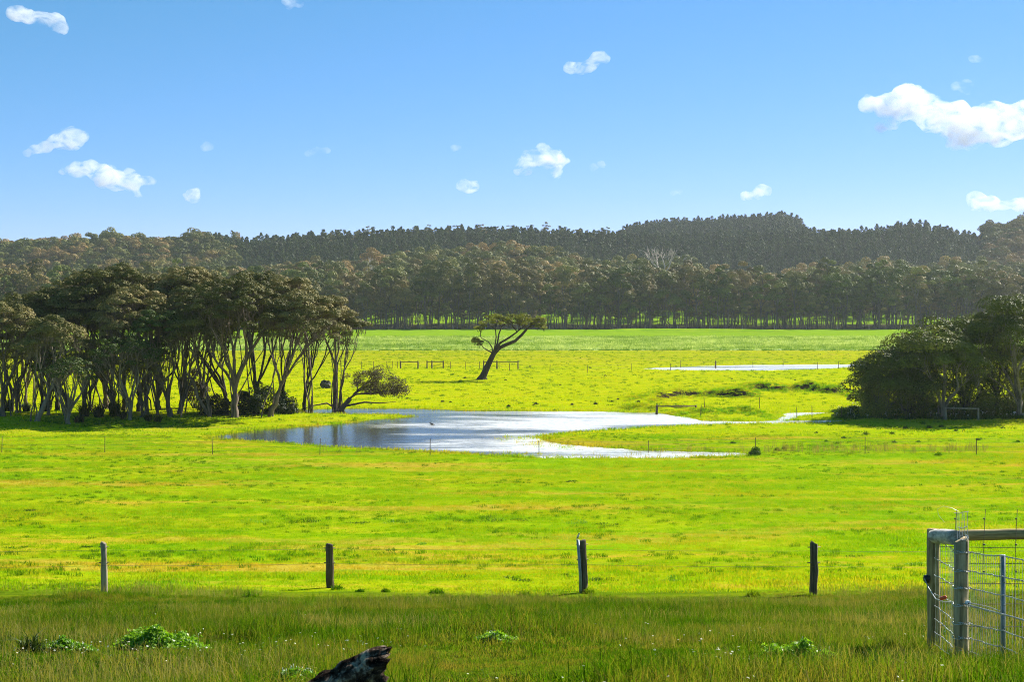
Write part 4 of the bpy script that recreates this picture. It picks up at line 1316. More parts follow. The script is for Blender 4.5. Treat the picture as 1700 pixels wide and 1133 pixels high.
# picket beside the third visible post
b = NP[3]
mb = MB(); mb.tube([[-0.13 + 0.02, -0.13, -0.2], [-0.13, -0.13, 0.4], [-0.19, -0.13, 1.27]], 0.034, 6, True)
pk = obj('steel_picket', mb.mesh('steel_picket', False), M['steel'], nf, tuple(b - o0 + np.array([0.06, 0, 0])))
pk['label'] = 'pale grey steel picket leaning left against a dark post'
for zf, rr in ((1.0, 0.0030), (0.64, 0.0030)):
    mb = MB()
    for k in range(len(NP) - 1):
        wire(mb, NP[k] + [0, -0.09, zf + (tops[k] - 1.15) * 0.4] - o0, NP[k + 1] + [0, -0.09, zf + (tops[k + 1] - 1.15) * 0.4] - o0, rr, 0.02)
    obj('wire', mb.mesh('wire'), M['wire_dark'], nf)

# corner strainer assembly at the right
d1, d2 = 14.2, 17.0
def at(px, py, d): return np.array([(px - 850) / F * d, d, H - (py - YH) / F * d])
A = at(1595, 1105, d1); A[2] = g1(A[0], A[1])
B = at(1550, 1078, d2); B[2] = g1(B[0], B[1])
cf = empty('corner_fence', tuple(A), 'round timber corner strainer with rails and sagging wire netting at the right edge', 'fence')
hA = at(1595, 896, d1)[2] - A[2]; hB = at(1550, 879, d2)[2] - B[2]
pa = obj('post', post_mesh(650, hA, 0.074, (0, 0), 14, 0.035, 0.98), M['post_olive'], cf, (0, 0, 0)); pa['label'] = 'grey front corner post with a white round insulator'
pb = obj('post', post_mesh(651, hB, 0.078, (0, 0), 14, 0.035, 0.98), M['post_brown'], cf, tuple(B - A)); pb['label'] = 'brown rear corner post'
rgf = np.random.default_rng(652)
def rail(p, q, r, mat, label, seed):
    p, q = np.asarray(p), np.asarray(q); L = np.linalg.norm(q - p)
    zs = np.linspace(0, L, 7)
    mb = MB(); rg = np.random.default_rng(seed)
    mb.tube(np.stack([rg.normal(0, r * .05, 7), rg.normal(0, r * .05, 7), zs], -1), r * np.array([0.93, 1, 1.0, .98, .97, .96, .9]), 16, True, 0.03, rg)
    o = obj('rail', mb.mesh('rail'), M[mat], cf, tuple(p))
    o.rotation_euler = Vector(q - p).to_track_quat('Z', 'Y').to_euler()
    o['label'] = label
    return o
rail(B - A + [0.0, -0.02, hB - 0.075], np.array([-0.015, 0.07, hA + 0.005]), 0.082, 'rail_pale', 'short silvery round rail joining the two corner posts', 653)
Cc = at(1800, 886, 16.6)
rail(B - A + [0.07, 0.02, hB - 0.085], Cc - A, 0.066, 'post_brown', 'long brown round rail running out of the picture', 654)
Pk = at(1665, 1118, 13.6); Pk[2] = g1(Pk[0], Pk[1])
hP = at(1665, 922, 13.6)[2] - Pk[2]
mb = MB()
mb.tube([[0, 0, -0.3], [0, 0, hP]], 0.030, 4, True, phase=0.6)
mb.tube([[0, -0.03, -0.3], [0, -0.03, hP - 0.004]], 0.012, 4, True)
for z in np.arange(0.15, hP - 0.05, 0.22): mb.tube([[-0.004, -0.05, z], [-0.004, -0.03, z]], 0.010, 6)
pko = obj('steel_picket', mb.mesh('steel_picket', False), M['steel'], cf, tuple(Pk - A)); pko['label'] = 'blue grey steel picket holding the wire netting'
E = at(1900, 1160, 11.2); E[2] = g1(E[0], E[1])
# rows of horizontal wire: height at rear post, front post, picket and beyond
rows = [(893, 916, 924, 945), (927, 947, 958, 985), (955, 975, 989, 1022), (986, 1004, 1021, 1060), (1006, 1034, 1049, 1096), (1028, 1058, 1077, 1130), (1050, 1080, 1102, 1160), (1070, 1098, 1119, 1185)]
gA = A.copy()
strands = []
for ya, yb, yc, ye in rows:
    q = [at(1551, ya, d2 - 0.09), at(1574, (ya + yb) / 2 + 2.5, (d1 + d2) / 2), at(1586, yb - 1, d1 - 0.02), at(1595, yb + 1.5, d1 - 0.085), at(1606, yb + 1.0, d1 - 0.03),
         at(1635, (yb + yc) / 2 + 1.5, (d1 + 13.5) / 2), at(1666, yc, 13.52), at(1745, (yc + ye) / 2 + 6, 12.6), at(1900, ye + 30, 11.2)]
    strands.append(np.array(q) - A)
for q in strands:
    P = []
    for k in range(len(q) - 1):
        t = np.linspace(0, 1, 7)[:-1, None]; P.append(q[k] * (1 - t) + q[k + 1] * t)
    P = np.vstack(P + [q[-1:]]); P[1:-1] += rgf.normal(0, 0.004, (len(P) - 2, 3))
    mb = MB(); mb.tube(P, 0.0052, 5, False)
    ph = np.linspace(0, len(P) * 1.6, len(P) * 3); PP = np.stack([np.interp(np.linspace(0, len(P) - 1, len(P) * 3), np.arange(len(P)), P[:, j]) for j in range(3)], -1)
    PP[:, 2] += 0.006 * np.cos(ph * 3); PP[:, 1] += 0.006 * np.sin(ph * 3)
    mb.tube(PP, 0.0036, 4, False)
    obj('wire', mb.mesh('wire'), M['wire'], cf)
# knots round the front post
mb = MB()
for yb in [r[1] for r in rows[:6]]:
    z = at(1595, yb, d1)[2] - A[2]
    a = np.linspace(0, 2 * math.pi, 15)
    mb.tube(np.stack([np.cos(a) * 0.081, np.sin(a) * 0.081, z - 0.008 + 0.006 * np.sin(a * 3)], -1), 0.0042, 4, False)
    for t in range(6):
        x0 = -0.04 + 0.02 * t
        mb.tube([[x0, -0.088, z - 0.008], [x0 + 0.012, -0.094, z + 0.01]], 0.004, 4)
obj('wire_knots', mb.mesh('wire_knots'), M['wire'], cf)
# vertical stays of the netting, each following the strands
mb = MB(); nb_ = 0
def along(q, u):
    k = min(int(u), len(q) - 2); return q[k] * (1 - u + k) + q[k + 1] * (u - k)
for u in np.concatenate([np.linspace(0.12, 1.85, 11), np.linspace(4.1, 5.9, 17), np.linspace(6.05, 7.9, 26)]):
    P = np.array([along(q, u) for q in strands[:]]); P[:, 1] += 0.006
    P[:, 0] += rgf.normal(0, 0.002, len(P))
    mb.tube(P, 0.0024, 3, False)
nt_ = obj('wire_netting', mb.mesh('wire_netting'), M['wire'], cf); nt_['kind'] = 'stuff'
# taller netting behind, hung on the brown rail side
mb = MB()
for px in (1586, 1634, 1687, 1740):
    mb.tube(np.array([at(px + 2, 846, 16.3), at(px, 880, 16.35), at(px - 2, 940, 16.4), at(px - 3, 1010, 16.45), at(px - 3, 1065, 16.5)]) - A, 0.0036, 4, False)
    for py in (862, 905, 950): mb.tube(np.array([at(px, py - 1.2, 16.32), at(px - 0.5, py + 1.2, 16.32)]) - A, 0.014, 5)
for py in (908, 935, 968, 1002, 1040):
    mb.tube(np.array([at(1560, py, 16.9), at(1640, py + 2, 16.5), at(1760, py + 1, 16.4)]) - A, 0.004, 4, False)
obj('stay_wires', mb.mesh('stay_wires'), M['wire_dark'], cf)
# loose wire tangle on top of the front post
mb = MB()
for x0, yt in ((1588, 851), (1592, 853), (1597, 852), (1601, 853), (1606, 850)):
    mb.tube(np.array([at(x0 + 2, 898, d1 - .03), at(x0 + rgf.normal(0, .6), 876, d1), at(x0 + rgf.normal(0, .8), yt, d1)]) - A, 0.0030, 4, False)
mb.tube(np.array([at(1584, 852, d1), at(1592, 853, d1), at(1600, 851, d1 - .02), at(1608, 850, d1)]) - A, 0.0038, 4, False)
mb.tube(np.array([at(1590, 876, d1), at(1598, 878, d1 - .02), at(1606, 874, d1)]) - A, 0.0045, 4, False)
mb.tube(np.array([at(1568, 868, d1), at(1558, 856, d1), at(1556, 846, d1), at(1566, 841, d1), at(1580, 844, d1), at(1592, 850, d1)]) - A, 0.0018, 4, False)
mb.tube(np.array([at(1594, 897, d1 - .07), at(1603, 898, d1 - .08), at(1607, 893, d1 - .06), at(1604, 889, d1 - .05)]) - A, 0.006, 4, False)
obj('wire_tangle', mb.mesh('wire_tangle'), M['wire'], cf)
# gate wire, red handle, insulators
mb = MB()
mb.tube(np.array([at(1535, 962, d2 - .1), at(1541, 976, d2 - .2), at(1553, 995, 16.0), at(1566, 1000, 15.5), at(1600, 1003, d1 - .09), at(1655, 1018, 13.55), at(1900, 1085, 11.3)]) - A, 0.0062, 5, False)
mb.tube(np.array([at(1606, 1001, d1 - .1), at(1640, 1008, 13.8), at(1662, 1016, 13.5)]) - A, 0.004, 4, False)
obj('tension_wire', mb.mesh('tension_wire'), M['wire'], cf)
mb = MB(); mb.tube(np.array([at(1560, 995.5, 15.4), at(1562, 995, 15.4), at(1570, 992.5, 15.35), at(1572, 992, 15.35)]) - A, [0.012, 0.021, 0.021, 0.01], 8)
obj('handle', mb.mesh('handle'), M['red'], cf)['label'] = 'orange red plastic gate handle on the wire'
ip_ = at(1606, 1001.5, d1 - 0.09) - A
mb = MB()
for y0, y1, r in ((0, -0.012, 0.027), (-0.012, -0.022, 0.015), (-0.022, -0.034, 0.027)): mb.tube([ip_ + [0, y0, 0], ip_ + [0, y1, 0]], r, 14)
obj('insulator', mb.mesh('insulator'), M['white'], pa)
mb = MB(); mb.tube([ip_ + [0, -0.030, 0], ip_ + [0, -0.040, 0]], 0.007, 8)
obj('bolt', mb.mesh('bolt'), M['black'], pa)
mb = MB(); mb.tube(np.array([at(1541, 962, d2 - 0.05), at(1535, 961, d2 - 0.06)]) - B, [0.05, 0.04], 6); mb.tube(np.array([at(1539, 968, d2 - 0.05), at(1537, 956, d2 - .05)]) - B, 0.03, 6)
obj('insulator', mb.mesh('insulator'), M['black'], pb)


def thin_fence(name, label, pts, h, r, mat, wires=(), wr=0.006, hs=None, seed=0, wire_mat='wire_dark', leanj=0.03):
    """row of thin stakes with wires; pts are ground points"""
    o0 = np.asarray(pts[0]); rg = np.random.default_rng(seed)
    root = empty(name, tuple(o0), label, 'fence')
    base = None
    for k, b in enumerate(pts):
        hh = h if hs is None else hs[k]
        me = post_mesh(700 + seed * 40 + k, hh, r, (rg.normal(0, leanj), 0), 5, 0.08)
        obj('post', me, M[mat], root, tuple(np.asarray(b) - o0))
    for zf in wires:
        mb = MB()
        for k in range(len(pts) - 1): wire(mb, np.asarray(pts[k]) + [0, 0, zf] - o0, np.asarray(pts[k + 1]) + [0, 0, zf] - o0, wr, 0.02, 4)
        obj('wire', mb.mesh('wire'), M[wire_mat], root)
    return root, o0


thin_fence('pond_fence', 'thin stake and wire fence running along the near shore of the pond', [ground(*p) for p in [(-180, 752), (3, 752), (174, 752), (353, 755), (531, 756), (714, 757), (895, 760), (1076, 760), (1254, 755), (1436, 754), (1621, 756), (1800, 756)]], 1.16, 0.026, 'post_dark',
           (0.25, 0.55, 0.85, 1.08), 0.005, seed=1)
# cross fence in the far pasture with timber strainer frames
def brace(root, o0, pxs_, py, h, rail_px=None, r=0.11):
    P = [ground(x, py) for x in pxs_]
    for k, b in enumerate(P): obj('strainer_post', post_mesh(800 + int(pxs_[k]), h, r, (0, 0), 7, 0.1), M['post_dark'], root, tuple(b - o0))
    mb = MB(); mb.tube([P[0] + [0, 0, h * 0.86] - o0, P[-1] + [0, 0, h * 0.86] - o0], r * 0.6, 6)
    obj('rail', mb.mesh('rail'), M['post_dark'], root)
far_pts = [(560, 612), (600, 612), (620, 612), (643, 612), (651, 612), (660, 612), (748, 613), (773, 613), (796, 613), (846, 616), (913, 618), (975, 620), (1048, 616), (1113, 616), (1130, 610), (1250, 614), (1300, 611), (1357, 614), (1392, 613), (1418, 613), (1470, 612)]
rt_, oo = thin_fence('cross_fence', 'far fence of thin stakes with timber strainer frames crossing the pasture behind the lone tree', [ground(*p) for p in far_pts], 1.15, 0.045, 'post_dark', (0.5, 1.0), 0.007, seed=2)
brace(rt_, oo, (665, 694), 612.5, 1.2); brace(rt_, oo, (709, 717, 736), 612.5, 1.25); brace(rt_, oo, (803, 825, 860), 613, 1.3)
b = ground(1188, 615)
obj('strainer_post', post_mesh(860, 1.5, 0.13, (0, 0), 7, 0.1), M['post_dark'], rt_, tuple(b - oo))
# creek fence
cr_pts = [ground(*p) for p in [(1090, 693), (1155, 681), (1163, 693), (1170, 680), (1245, 691), (1261, 679), (1323, 697), (1348, 694), (1398, 695)]]
rt_, oo = thin_fence('creek_fence', 'broken fence of thin stakes along the creek right of the pond', cr_pts[2:], 1.1, 0.032, 'post_dark', (), seed=3)
pA, pB = cr_pts[0], cr_pts[1]
pB = at(1155, 0, pA[1] + 1.0); pB[2] = g1(pB[0], pB[1])
obj('strainer_post', post_mesh(870, at(1090, 673, pA[1])[2] - pA[2], 0.12, (0.01, 0), 8, 0.12), M['post_dark'], rt_, tuple(pA - oo))
zB = at(1155, 673, pB[1])[2]
obj('strainer_post', post_mesh(871, zB - pB[2], 0.1, (0, 0), 8, 0.12), M['post_dark'], rt_, tuple(pB - oo))
mb = MB(); mb.tube([[pA[0], pA[1], at(1090, 675, pA[1])[2]] - oo, [pB[0], pB[1], zB - 0.1] - oo], 0.06, 6)
obj('rail', mb.mesh('rail'), M['post_dark'], rt_)
# pale rail frame before the right grove
def rail_frame():
    P = [ground(1558, 693), ground(1570, 698), ground(1583, 692), ground(1624, 699)]
    root = empty('rail_frame', tuple(P[1]), 'pale timber post and rail frame standing before the right grove', 'fence')
    s = F / P[1][1]; o0 = P[1]
    zt = at(1570, 677, P[1][1])[2]
    for k, b in enumerate(P): obj('post', post_mesh(880 + k, zt - b[2], 0.085 if k != 2 else 0.07, (0, 0), 7, 0.08), M['post_grey'], root, tuple(b - o0))
    for a, c in ((0, 1), (1, 3)):
        mb = MB(); mb.tube([P[a] * [1, 1, 0] + [0, 0, zt - 0.05] - o0, P[c] * [1, 1, 0] + [0.1, 0, zt - 0.05] - o0], 0.075, 7, True)
        obj('rail', mb.mesh('rail'), M['post_grey'], root)
rail_frame()
fpts = []
for x in np.arange(-190, 200, 12.0): fpts.append(np.array([x, 533 + 2 * math.sin(x * .05), g1(x, 533)]))
thin_fence('forest_fence', 'line of pale thin posts along the foot of the far forest', fpts, 1.5, 0.10, 'dead_bark', (1.2,), 0.01, seed=4)

# ------------------------------------------------------------------ small things
def bird(name, loc, L, label, mats, heading, upright):
    """one continuous body from tail to beak; wing patches and legs are children"""
    root = empty(name, loc, label, 'bird')
    root.rotation_euler = (0, 0, heading)
    c, s = math.cos(upright), math.sin(upright)
    def w(x, z): return np.array([x * c - z * s, 0, x * s + z * c]) * L
    mb = MB()
    pr = [(-0.95, 0.0, .02), (-0.8, 0.0, .06), (-0.5, 0.01, .07), (-0.36, 0.02, .13), (-0.15, 0.02, .21), (0.05, 0.0, .235), (0.22, 0.0, .21), (0.36, 0.03, .15), (0.46, 0.05, .135), (0.56, 0.05, .15), (0.66, 0.03, .13), (0.74, 0.01, .06), (0.80, 0.0, .035), (0.92, -0.02, .006)]
    mb.tube([w(x, z) for x, z, r in pr], np.array([r for *_, r in pr]) * L, 10)
    obj('body', mb.mesh('body'), M[mats[0]], root)
    for sy in (-1, 1):
        mb = MB()
        mb.tube([w(0.2, 0.02) + [0, sy * .17 * L, 0], w(-0.1, 0.04) + [0, sy * .19 * L, 0], w(-0.4, 0.04) + [0, sy * .11 * L, 0], w(-0.7, 0.03) + [0, sy * .03 * L, 0]], np.array([.05, .10, .07, .015]) * L, 7)
        obj('wing', mb.mesh('wing'), M[mats[1]], root)
    return root
bt = NP[3] + np.array([-0.125, -0.13, 1.27])
br = bird('bird', tuple(bt + [0, 0, 0.085]), 0.105, 'small black and white bird perched on the top of a steel picket', ('bird_white', 'bird_dark'), RAD(20), RAD(62))
mb = MB()
for sx in (-.012, .012): mb.tube([[0, sx, -0.02], [0.0, sx, -0.086]], 0.003, 4)
obj('leg', mb.mesh('leg'), M['bird_dark'], br)
a = RAD(62); hc, hs_ = math.cos(a), math.sin(a)
mb = MB(); L_ = 0.105
mb.tube([np.array([x * hc - z * hs_, 0, x * hs_ + z * hc]) * L_ for x, z in ((.40, .05), (.5, .055), (.6, .05), (.7, .03), (.76, .01))], np.array([.10, .158, .165, .12, .03]) * L_, 10)
obj('cap', mb.mesh('cap'), M['bird_dark'], br)
dk = flat(717, 705.5)
bird('duck', (dk[0], dk[1], 0.06), 0.34, 'tiny dark duck swimming in the middle of the pond', ('duck', 'duck'), RAD(150), RAD(14))


def broken_log():
    rg = np.random.default_rng(900)
    d = 6.0
    tip = at(640, 1108, d); foot = at(100, 1437, d)
    foot[2] = g1(foot[0], foot[1])
    root = empty('broken_log', tuple(foot), 'charred splintered log end poking up at the bottom of the picture', 'log')
    ax = tip - foot; L = np.linalg.norm(ax); ax /= L
    up = np.array([0, -0.25, 0.97]); up -= ax * up.dot(ax); up /= np.linalg.norm(up); si = np.cross(ax, up)
    sides, k = 30, 60
    V = []
    prof = 1 + 0.13 * rg.standard_normal(sides)
    endp = 0.014 * rg.standard_normal(sides)
    for i in range(k):
        t = i / (k - 1)
        r = 0.083 * (1.15 - 0.12 * t)
        lump = 0.13 * math.exp(-((t - 0.90) / 0.02) ** 2) + 0.05 * math.sin(t * 40)
        for j in range(sides):
            th = j / sides * 2 * math.pi
            c, s = math.cos(th), math.sin(th)
            rr = r * (prof[j] + 0.07 * rg.standard_normal() + 0.08 * math.sin(th * 5 + t * 3) + lump * max(0, c))
            tl = L * t + (0.045 * c + endp[j]) * t ** 30
            V.append(ax * tl + (up * c + si * s) * rr * (1 - 0.22 * t ** 40))
    V = np.array(V)
    ii_ = np.arange(k - 1)[:, None] * sides; jj = np.arange(sides)[None]; j2 = (jj + 1) % sides
    Q = np.stack([ii_ + jj, ii_ + j2, ii_ + sides + j2, ii_ + sides + jj], -1).reshape(-1, 4)
    cidx = len(V)
    V = np.vstack([V, ax * (L - 0.07)])
    b_ = (k - 1) * sides
    T = np.stack([np.full(sides, cidx), b_ + np.arange(sides), b_ + (np.arange(sides) + 1) % sides], -1)
    obj('wood', mesh_np('wood', V, Q, T, smooth=True), M['char'], root)
    mb = MB()
    for q in range(14):
        th = rg.uniform(-1.5, 1.3); t0 = rg.uniform(0.82, 0.97)
        p0 = ax * L * t0 + (up * math.cos(th) + si * math.sin(th)) * 0.08
        p1 = p0 + ax * rg.uniform(0.02, 0.06) + up * rg.uniform(0.0, 0.015)
        mb.tube([p0 - ax * 0.06 - up * 0.02, (p0 + p1) / 2, p1], [0.016, 0.014, 0.003], 5, True, 0.2, rg)
    obj('splinters', mb.mesh('splinters', False), M['char'], root)


def char_mat():
    m, nt = new_mat('charred_wood')
    tc = N(nt, 'TexCoord')
    n1 = noise(nt, tc.outputs['Object'], 9.0, 6.0, 0.7, 1.2)
    n2 = noise(nt, tc.outputs['Object'], 40.0, 4.0, 0.7)
    c = ramp(nt, n1, [(0.40, (0.008, 0.006, 0.005)), (0.5, (0.06, 0.042, 0.032)), (0.58, (0.30, 0.24, 0.19)), (0.66, (0.42, 0.36, 0.25))])
    finish(nt, c, 1.0, 0.0, bump(nt, math_n(nt, 'ADD', n1, math_n(nt, 'MULTIPLY', n2, .4)), 0.9, 0.03))
    return m


M['char'] = char_mat()
broken_log()
def chunk(name, px, py, sx, sz, label, mat, seed, cat, lift=0.25):
    rg = np.random.default_rng(seed)
    b = ground(px, py); s = F / b[1]
    import bmesh
    bm = bmesh.new(); bmesh.ops.create_icosphere(bm, subdivisions=3, radius=1)
    for v in bm.verts:
        n_ = vnoise(np.array([v.co.x * 1.3 + seed]), np.array([v.co.y * 1.3 + v.co.z * 2.1]), 0.6)[0]
        v.co *= 0.72 + 0.55 * n_
        v.co.x *= sx / s; v.co.y *= sx / s * 0.8; v.co.z *= sz / s
    me = bpy.data.meshes.new(name); bm.to_mesh(me); bm.free()
    o = obj(name, me, M[mat]); o.location = tuple(b + [0, 0, sz / s * lift])
    return tag(o, label, cat)
chunk('wood_chunk', 1448, 1126, 13, 11, 'small grey brown chunk of wood lying in the grass left of the corner fence', 'char', 910, 'wood', 0.6)
chunk('boulder', 540, 645, 9, 9, 'dark round boulder in the yellow pasture behind the trees at the pond end', 'stone', 911, 'rock', 0.5)

ORD = ['nearest', 'second nearest', 'third nearest', 'fourth nearest', 'fifth nearest', 'sixth nearest', 'seventh nearest', 'eighth nearest', 'ninth nearest', 'tenth nearest', 'eleventh nearest', 'twelfth nearest']


def landmark_labels(spots, marks, what):
    """one label per spot: how many-th nearest it is on which side of the closest landmark"""
    fam = {}
    for i, (x, y, *_) in enumerate(spots):
        j = min(range(len(marks)), key=lambda q: math.hypot(x - marks[q][0], 2.0 * (y - marks[q][1])))
        side = 'left of' if x < marks[j][0] else 'right of'
        fam.setdefault((j, side), []).append((math.hypot(x - marks[j][0], 2.0 * (y - marks[j][1])), i))
    out = [None] * len(spots)
    for (j, side), v in fam.items():
        for n_, (_, i) in enumerate(sorted(v)):
            out[i] = '%s, %s %s %s' % (what, ORD[n_], side, marks[j][2])
    return out


# tussocks: each one a plant of its own
def tussock(px, py, w, label, group, mat='tussock', h=None, seed=0, name='grass_tussock'):
    b = ground(px, py); s = F / b[1]
    o = None
    rg = np.random.default_rng(1000 + seed)
    hh = (h or w * 0.5) / s
    V, Q, T, tn = tuft_arrays(rg, 170, w / s * 0.42, hh * 0.25, hh * 1.2, max(0.02, 0.9 / s), 0.5)
    bl = V.reshape(-1, 5, 3); rr_ = np.hypot(bl[:, 0, 0], bl[:, 0, 1]) / (w / s * 0.42)
    bl[:, :, 2] *= (1.12 - 0.8 * np.clip(rr_, 0, 1) ** 1.5)[:, None]
    V = bl.reshape(-1, 3)
    if name == 'weed_patch':
        sh = rg.normal(0, 0.35, (5, 2)) * w / s; k_ = np.repeat(rg.integers(0, 5, len(V) // 5), 5)
        V[:, 0] += sh[k_, 0]; V[:, 1] += sh[k_, 1] * 1.5
    o = obj(name, mesh_np(name, V, Q, T, {'tint': tn}), M[mat], None, tuple(b))
    return tag(o, label, 'tussock', group)
G1 = 'dark tussocks dotted over the yellow pasture beyond the pond'
spots1 = [(772, 629, 7), (735, 668, 7), (748, 669, 5), (844, 676, 8), (890, 672, 8), (886, 674, 5), (950, 673, 7), (989, 672, 9), (1016, 668, 6), (1026, 664, 5), (839, 632, 5), (752, 622, 4), (676, 663, 6), (700, 636, 4), (1060, 668, 6), (930, 640, 4), (1005, 625, 5), (880, 610, 5), (1155, 648, 5), (980, 612, 5), (1215, 630, 4), (1320, 632, 4)]
spots1_lab = landmark_labels(spots1, [(800, 630, 'the lone tree'), (1090, 680, 'the black creek post'), (1188, 612, 'the post in the strip of flood water'), (676, 660, 'the wind swept brown tree')], 'small dark tussock')
for k, (x, y, w) in enumerate(spots1):
    tussock(x, y, w, spots1_lab[k], G1, 'dark_leaf', seed=k)
G2 = 'dark green tussocks on the pasture before the right grove'
spots2 = [(1378, 707, 9), (1437, 723, 14), (1401, 729, 10), (1411, 729, 6), (1481, 721, 9), (1485, 736, 10), (1558, 757, 15), (1563, 710, 10), (1587, 716, 7), (1533, 705, 12), (1543, 711, 11), (1624, 731, 8), (1217, 737, 11), (1302, 746, 10), (1290, 748, 10), (1372, 734, 8), (1600, 716, 5), (1390, 744, 6), (1390, 738, 9), (1180, 703, 7), (1503, 712, 10), (1525, 735, 8), (1665, 712, 8), (1690, 735, 8), (1440, 745, 8), (1355, 720, 6)]
spots2_lab = landmark_labels(spots2, [(1600, 698, 'the pale rail frame'), (1430, 700, 'the low tree of the right grove'), (1255, 750, 'the green bush at the pond fence'), (1621, 750, 'the last stake of the pond fence')], 'dark green tussock')
for k, (x, y, w) in enumerate(spots2):
    tussock(x, y, w, spots2_lab[k], G2, 'weed' if k % 3 == 0 else 'tussock', seed=40 + k)
shrub(950, 1255, 757, 12, 15, 'small green bush growing round a stake of the pond fence', 'tussock', 12, 60, 0.28, 0.16, 0.07)
tussock(50, 1088, 42, 'dark upright rush tussock at the bottom left, beside the clover mound', None, 'dark_leaf', 40, 90)
G3 = 'tussocks along the foot of the near fence'
spots3 = [(560, 980, 26), (598, 984, 18), (640, 984, 18), (978, 986, 26), (415, 992, 34), (180, 989, 20), (725, 986, 30), (1345, 992, 22), (870, 990, 26), (1250, 991, 30)]
spots3_lab = landmark_labels(spots3, [(173, 986, 'the pale grey fence post'), (548, 977, 'the thick brown fence post'), (968, 985, 'the post with the picket'), (1350, 988, 'the dark post near the corner fence')], 'ragged tussock')
for k, (x, y, w) in enumerate(spots3):
    tussock(x, y, w, spots3_lab[k], G3, 'weed', h=w * 0.42, seed=100 + k)
G4 = 'dark broad leaved weeds in the bright pasture'
spots4 = [(420, 868, 40), (500, 869, 34), (590, 870, 26), (648, 868, 34), (810, 866, 40), (860, 866, 26), (960, 871, 34), (1010, 872, 24), (1410, 925, 30), (1395, 940, 18), (1212, 882, 22), (950, 958, 20), (1290, 965, 20), (1000, 966, 34), (870, 966, 24), (1530, 938, 26), (140, 910, 20), (20, 911, 24), (240, 931, 12), (950, 800, 14), (300, 785, 20), (700, 905, 18), (1480, 908, 22), (55, 850, 22), (1120, 965, 26)]
spots4_lab = landmark_labels(spots4, [(173, 950, 'the pale grey fence post'), (548, 940, 'the thick brown fence post'), (968, 945, 'the post with the picket'), (1350, 950, 'the dark post near the corner fence'), (714, 757, 'the middle stake of the pond fence')], 'low weed patch')
for k, (x, y, w) in enumerate(spots4):
    tussock(x, y, w, spots4_lab[k], G4, 'clover' if k % 3 == 0 else 'tussock', w * 0.16, seed=130 + k, name='weed_patch')


def mound(name, px, py, hw, h, label, n, seed, mat='clover', leaf=0.03):
    rg = np.random.default_rng(seed)
    b = ground(px, py); s = F / b[1]
    root = empty(name, tuple(b), label, 'plant')
    a = rg.uniform(0, 6.28, n); r = np.sqrt(rg.uniform(0, 1, n))
    lob = 0.62 + 0.55 * vnoise(np.cos(a) * 1.6 + seed, np.sin(a) * 1.6, 1.0, seed % 17) + 0.12 * rg.normal(0, 1, n)
    X = r * np.cos(a) * hw / s * lob; Y = r * np.sin(a) * hw / s * 0.75 * lob
    Zg = gz(X + b[0], Y + b[1]) - b[2]
    Z = Zg + (h / s) * (1 - r ** 1.5) ** 0.9 * (0.35 + 0.65 * rg.uniform(0, 1, n)) * (0.6 + 0.8 * vnoise(X, Y, 0.16, 3)) + 0.02
    V, Q, tn = leaves(rg, np.stack([X, Y, Z], -1), 0.018 + 0.012 * rg.uniform(0, 1, n), 3, leaf * 1.2, leaf, 0.6, -0.2, 0.6, 0.6)
    obj('leaves', mesh_np('leaves', V, Q, None, {'tint': tn}), M[mat], root)
    mb = MB()
    for q in range(34):
        k = rg.integers(0, n); z = Z[k] + rg.uniform(0.02, 0.05)
        mb.tube([[X[k], Y[k], Z[k] - .03], [X[k], Y[k], z]], 0.0015, 3, False)
        mb.tube([[X[k], Y[k], z], [X[k], Y[k], z + .008], [X[k], Y[k], z + .012]], [0.003, 0.004, 0.001], 5)
    f = obj('flowers', mb.mesh('flowers'), M['flower'], root); f['kind'] = 'stuff'
mound('clover_mound', 262, 1080, 76, 40, 'rounded mound of bright clover with tiny white flowers at the lower left', 3800, 920)
mound('clover_patch', 110, 1084, 44, 26, 'low pale green clover patch between the rush tussock and the clover mound', 1900, 921)
mound('clover_patch', 1330, 1108, 70, 46, 'leafy green weed patch at the lower right with a dark hollow on its left', 3000, 922)
mound('clover_patch', 825, 1070, 34, 24, 'small bright green clover patch right of the log', 1300, 923)
mound('clover_patch', 490, 1130, 36, 20, 'yellow green clover patch left of the log at the bottom', 1200, 924)

# white daisies of the foreground
pd = []
me_d = MB()
for k in range(6):
    a = k * math.pi / 3
    me_d.add([[0, 0, .2], [math.cos(a - .3) * .012, math.sin(a - .3) * .012, .203], [math.cos(a) * .016, math.sin(a) * .016, .2], [math.cos(a + .3) * .012, math.sin(a + .3) * .012, .203]], [[0, 1, 2, 3]])
me_d.tube([[0, 0, 0], [0, 0, .198]], 0.0012, 3, False)
dm_ = me_d.mesh('daisy', False)
pd.append(proto('daisy', dm_, M['flower'])); dm_.materials.append(M['clover'])
dm_.polygons.foreach_set('material_index', np.array([0] * 6 + [1] * (len(dm_.polygons) - 6), np.int32))
p = area_points(R1, 7, 24, 9, 0.40, 1, lambda x, y: np.clip((vnoise(x, y, 2.2, 41) - 0.45) * 4, 0, 1) * np.clip((24 - y) / 10, 0.05, 1))
scatter('daisies', p, R1.uniform(0, 6.28, len(p)), R1.uniform(0.4, 0.95, len(p)), np.zeros(len(p)), pd, 'tiny white daisies scattered through the foreground grass', tilt=R1.normal(0, .35, (len(p), 2)))
pse = [tuft('seed_stalks', M['dry'], 10, 0.16, 0.10, 0.30, 0.0045, 180 + k, 0.5) for k in range(4)]
p = area_points(R1, 6, 35, 26, 0.41, 2, lambda x, y: np.clip((vnoise(x, y * 1.6, 3.2, 47) - 0.35) * 2.2, 0, 1) * edge(x, y))
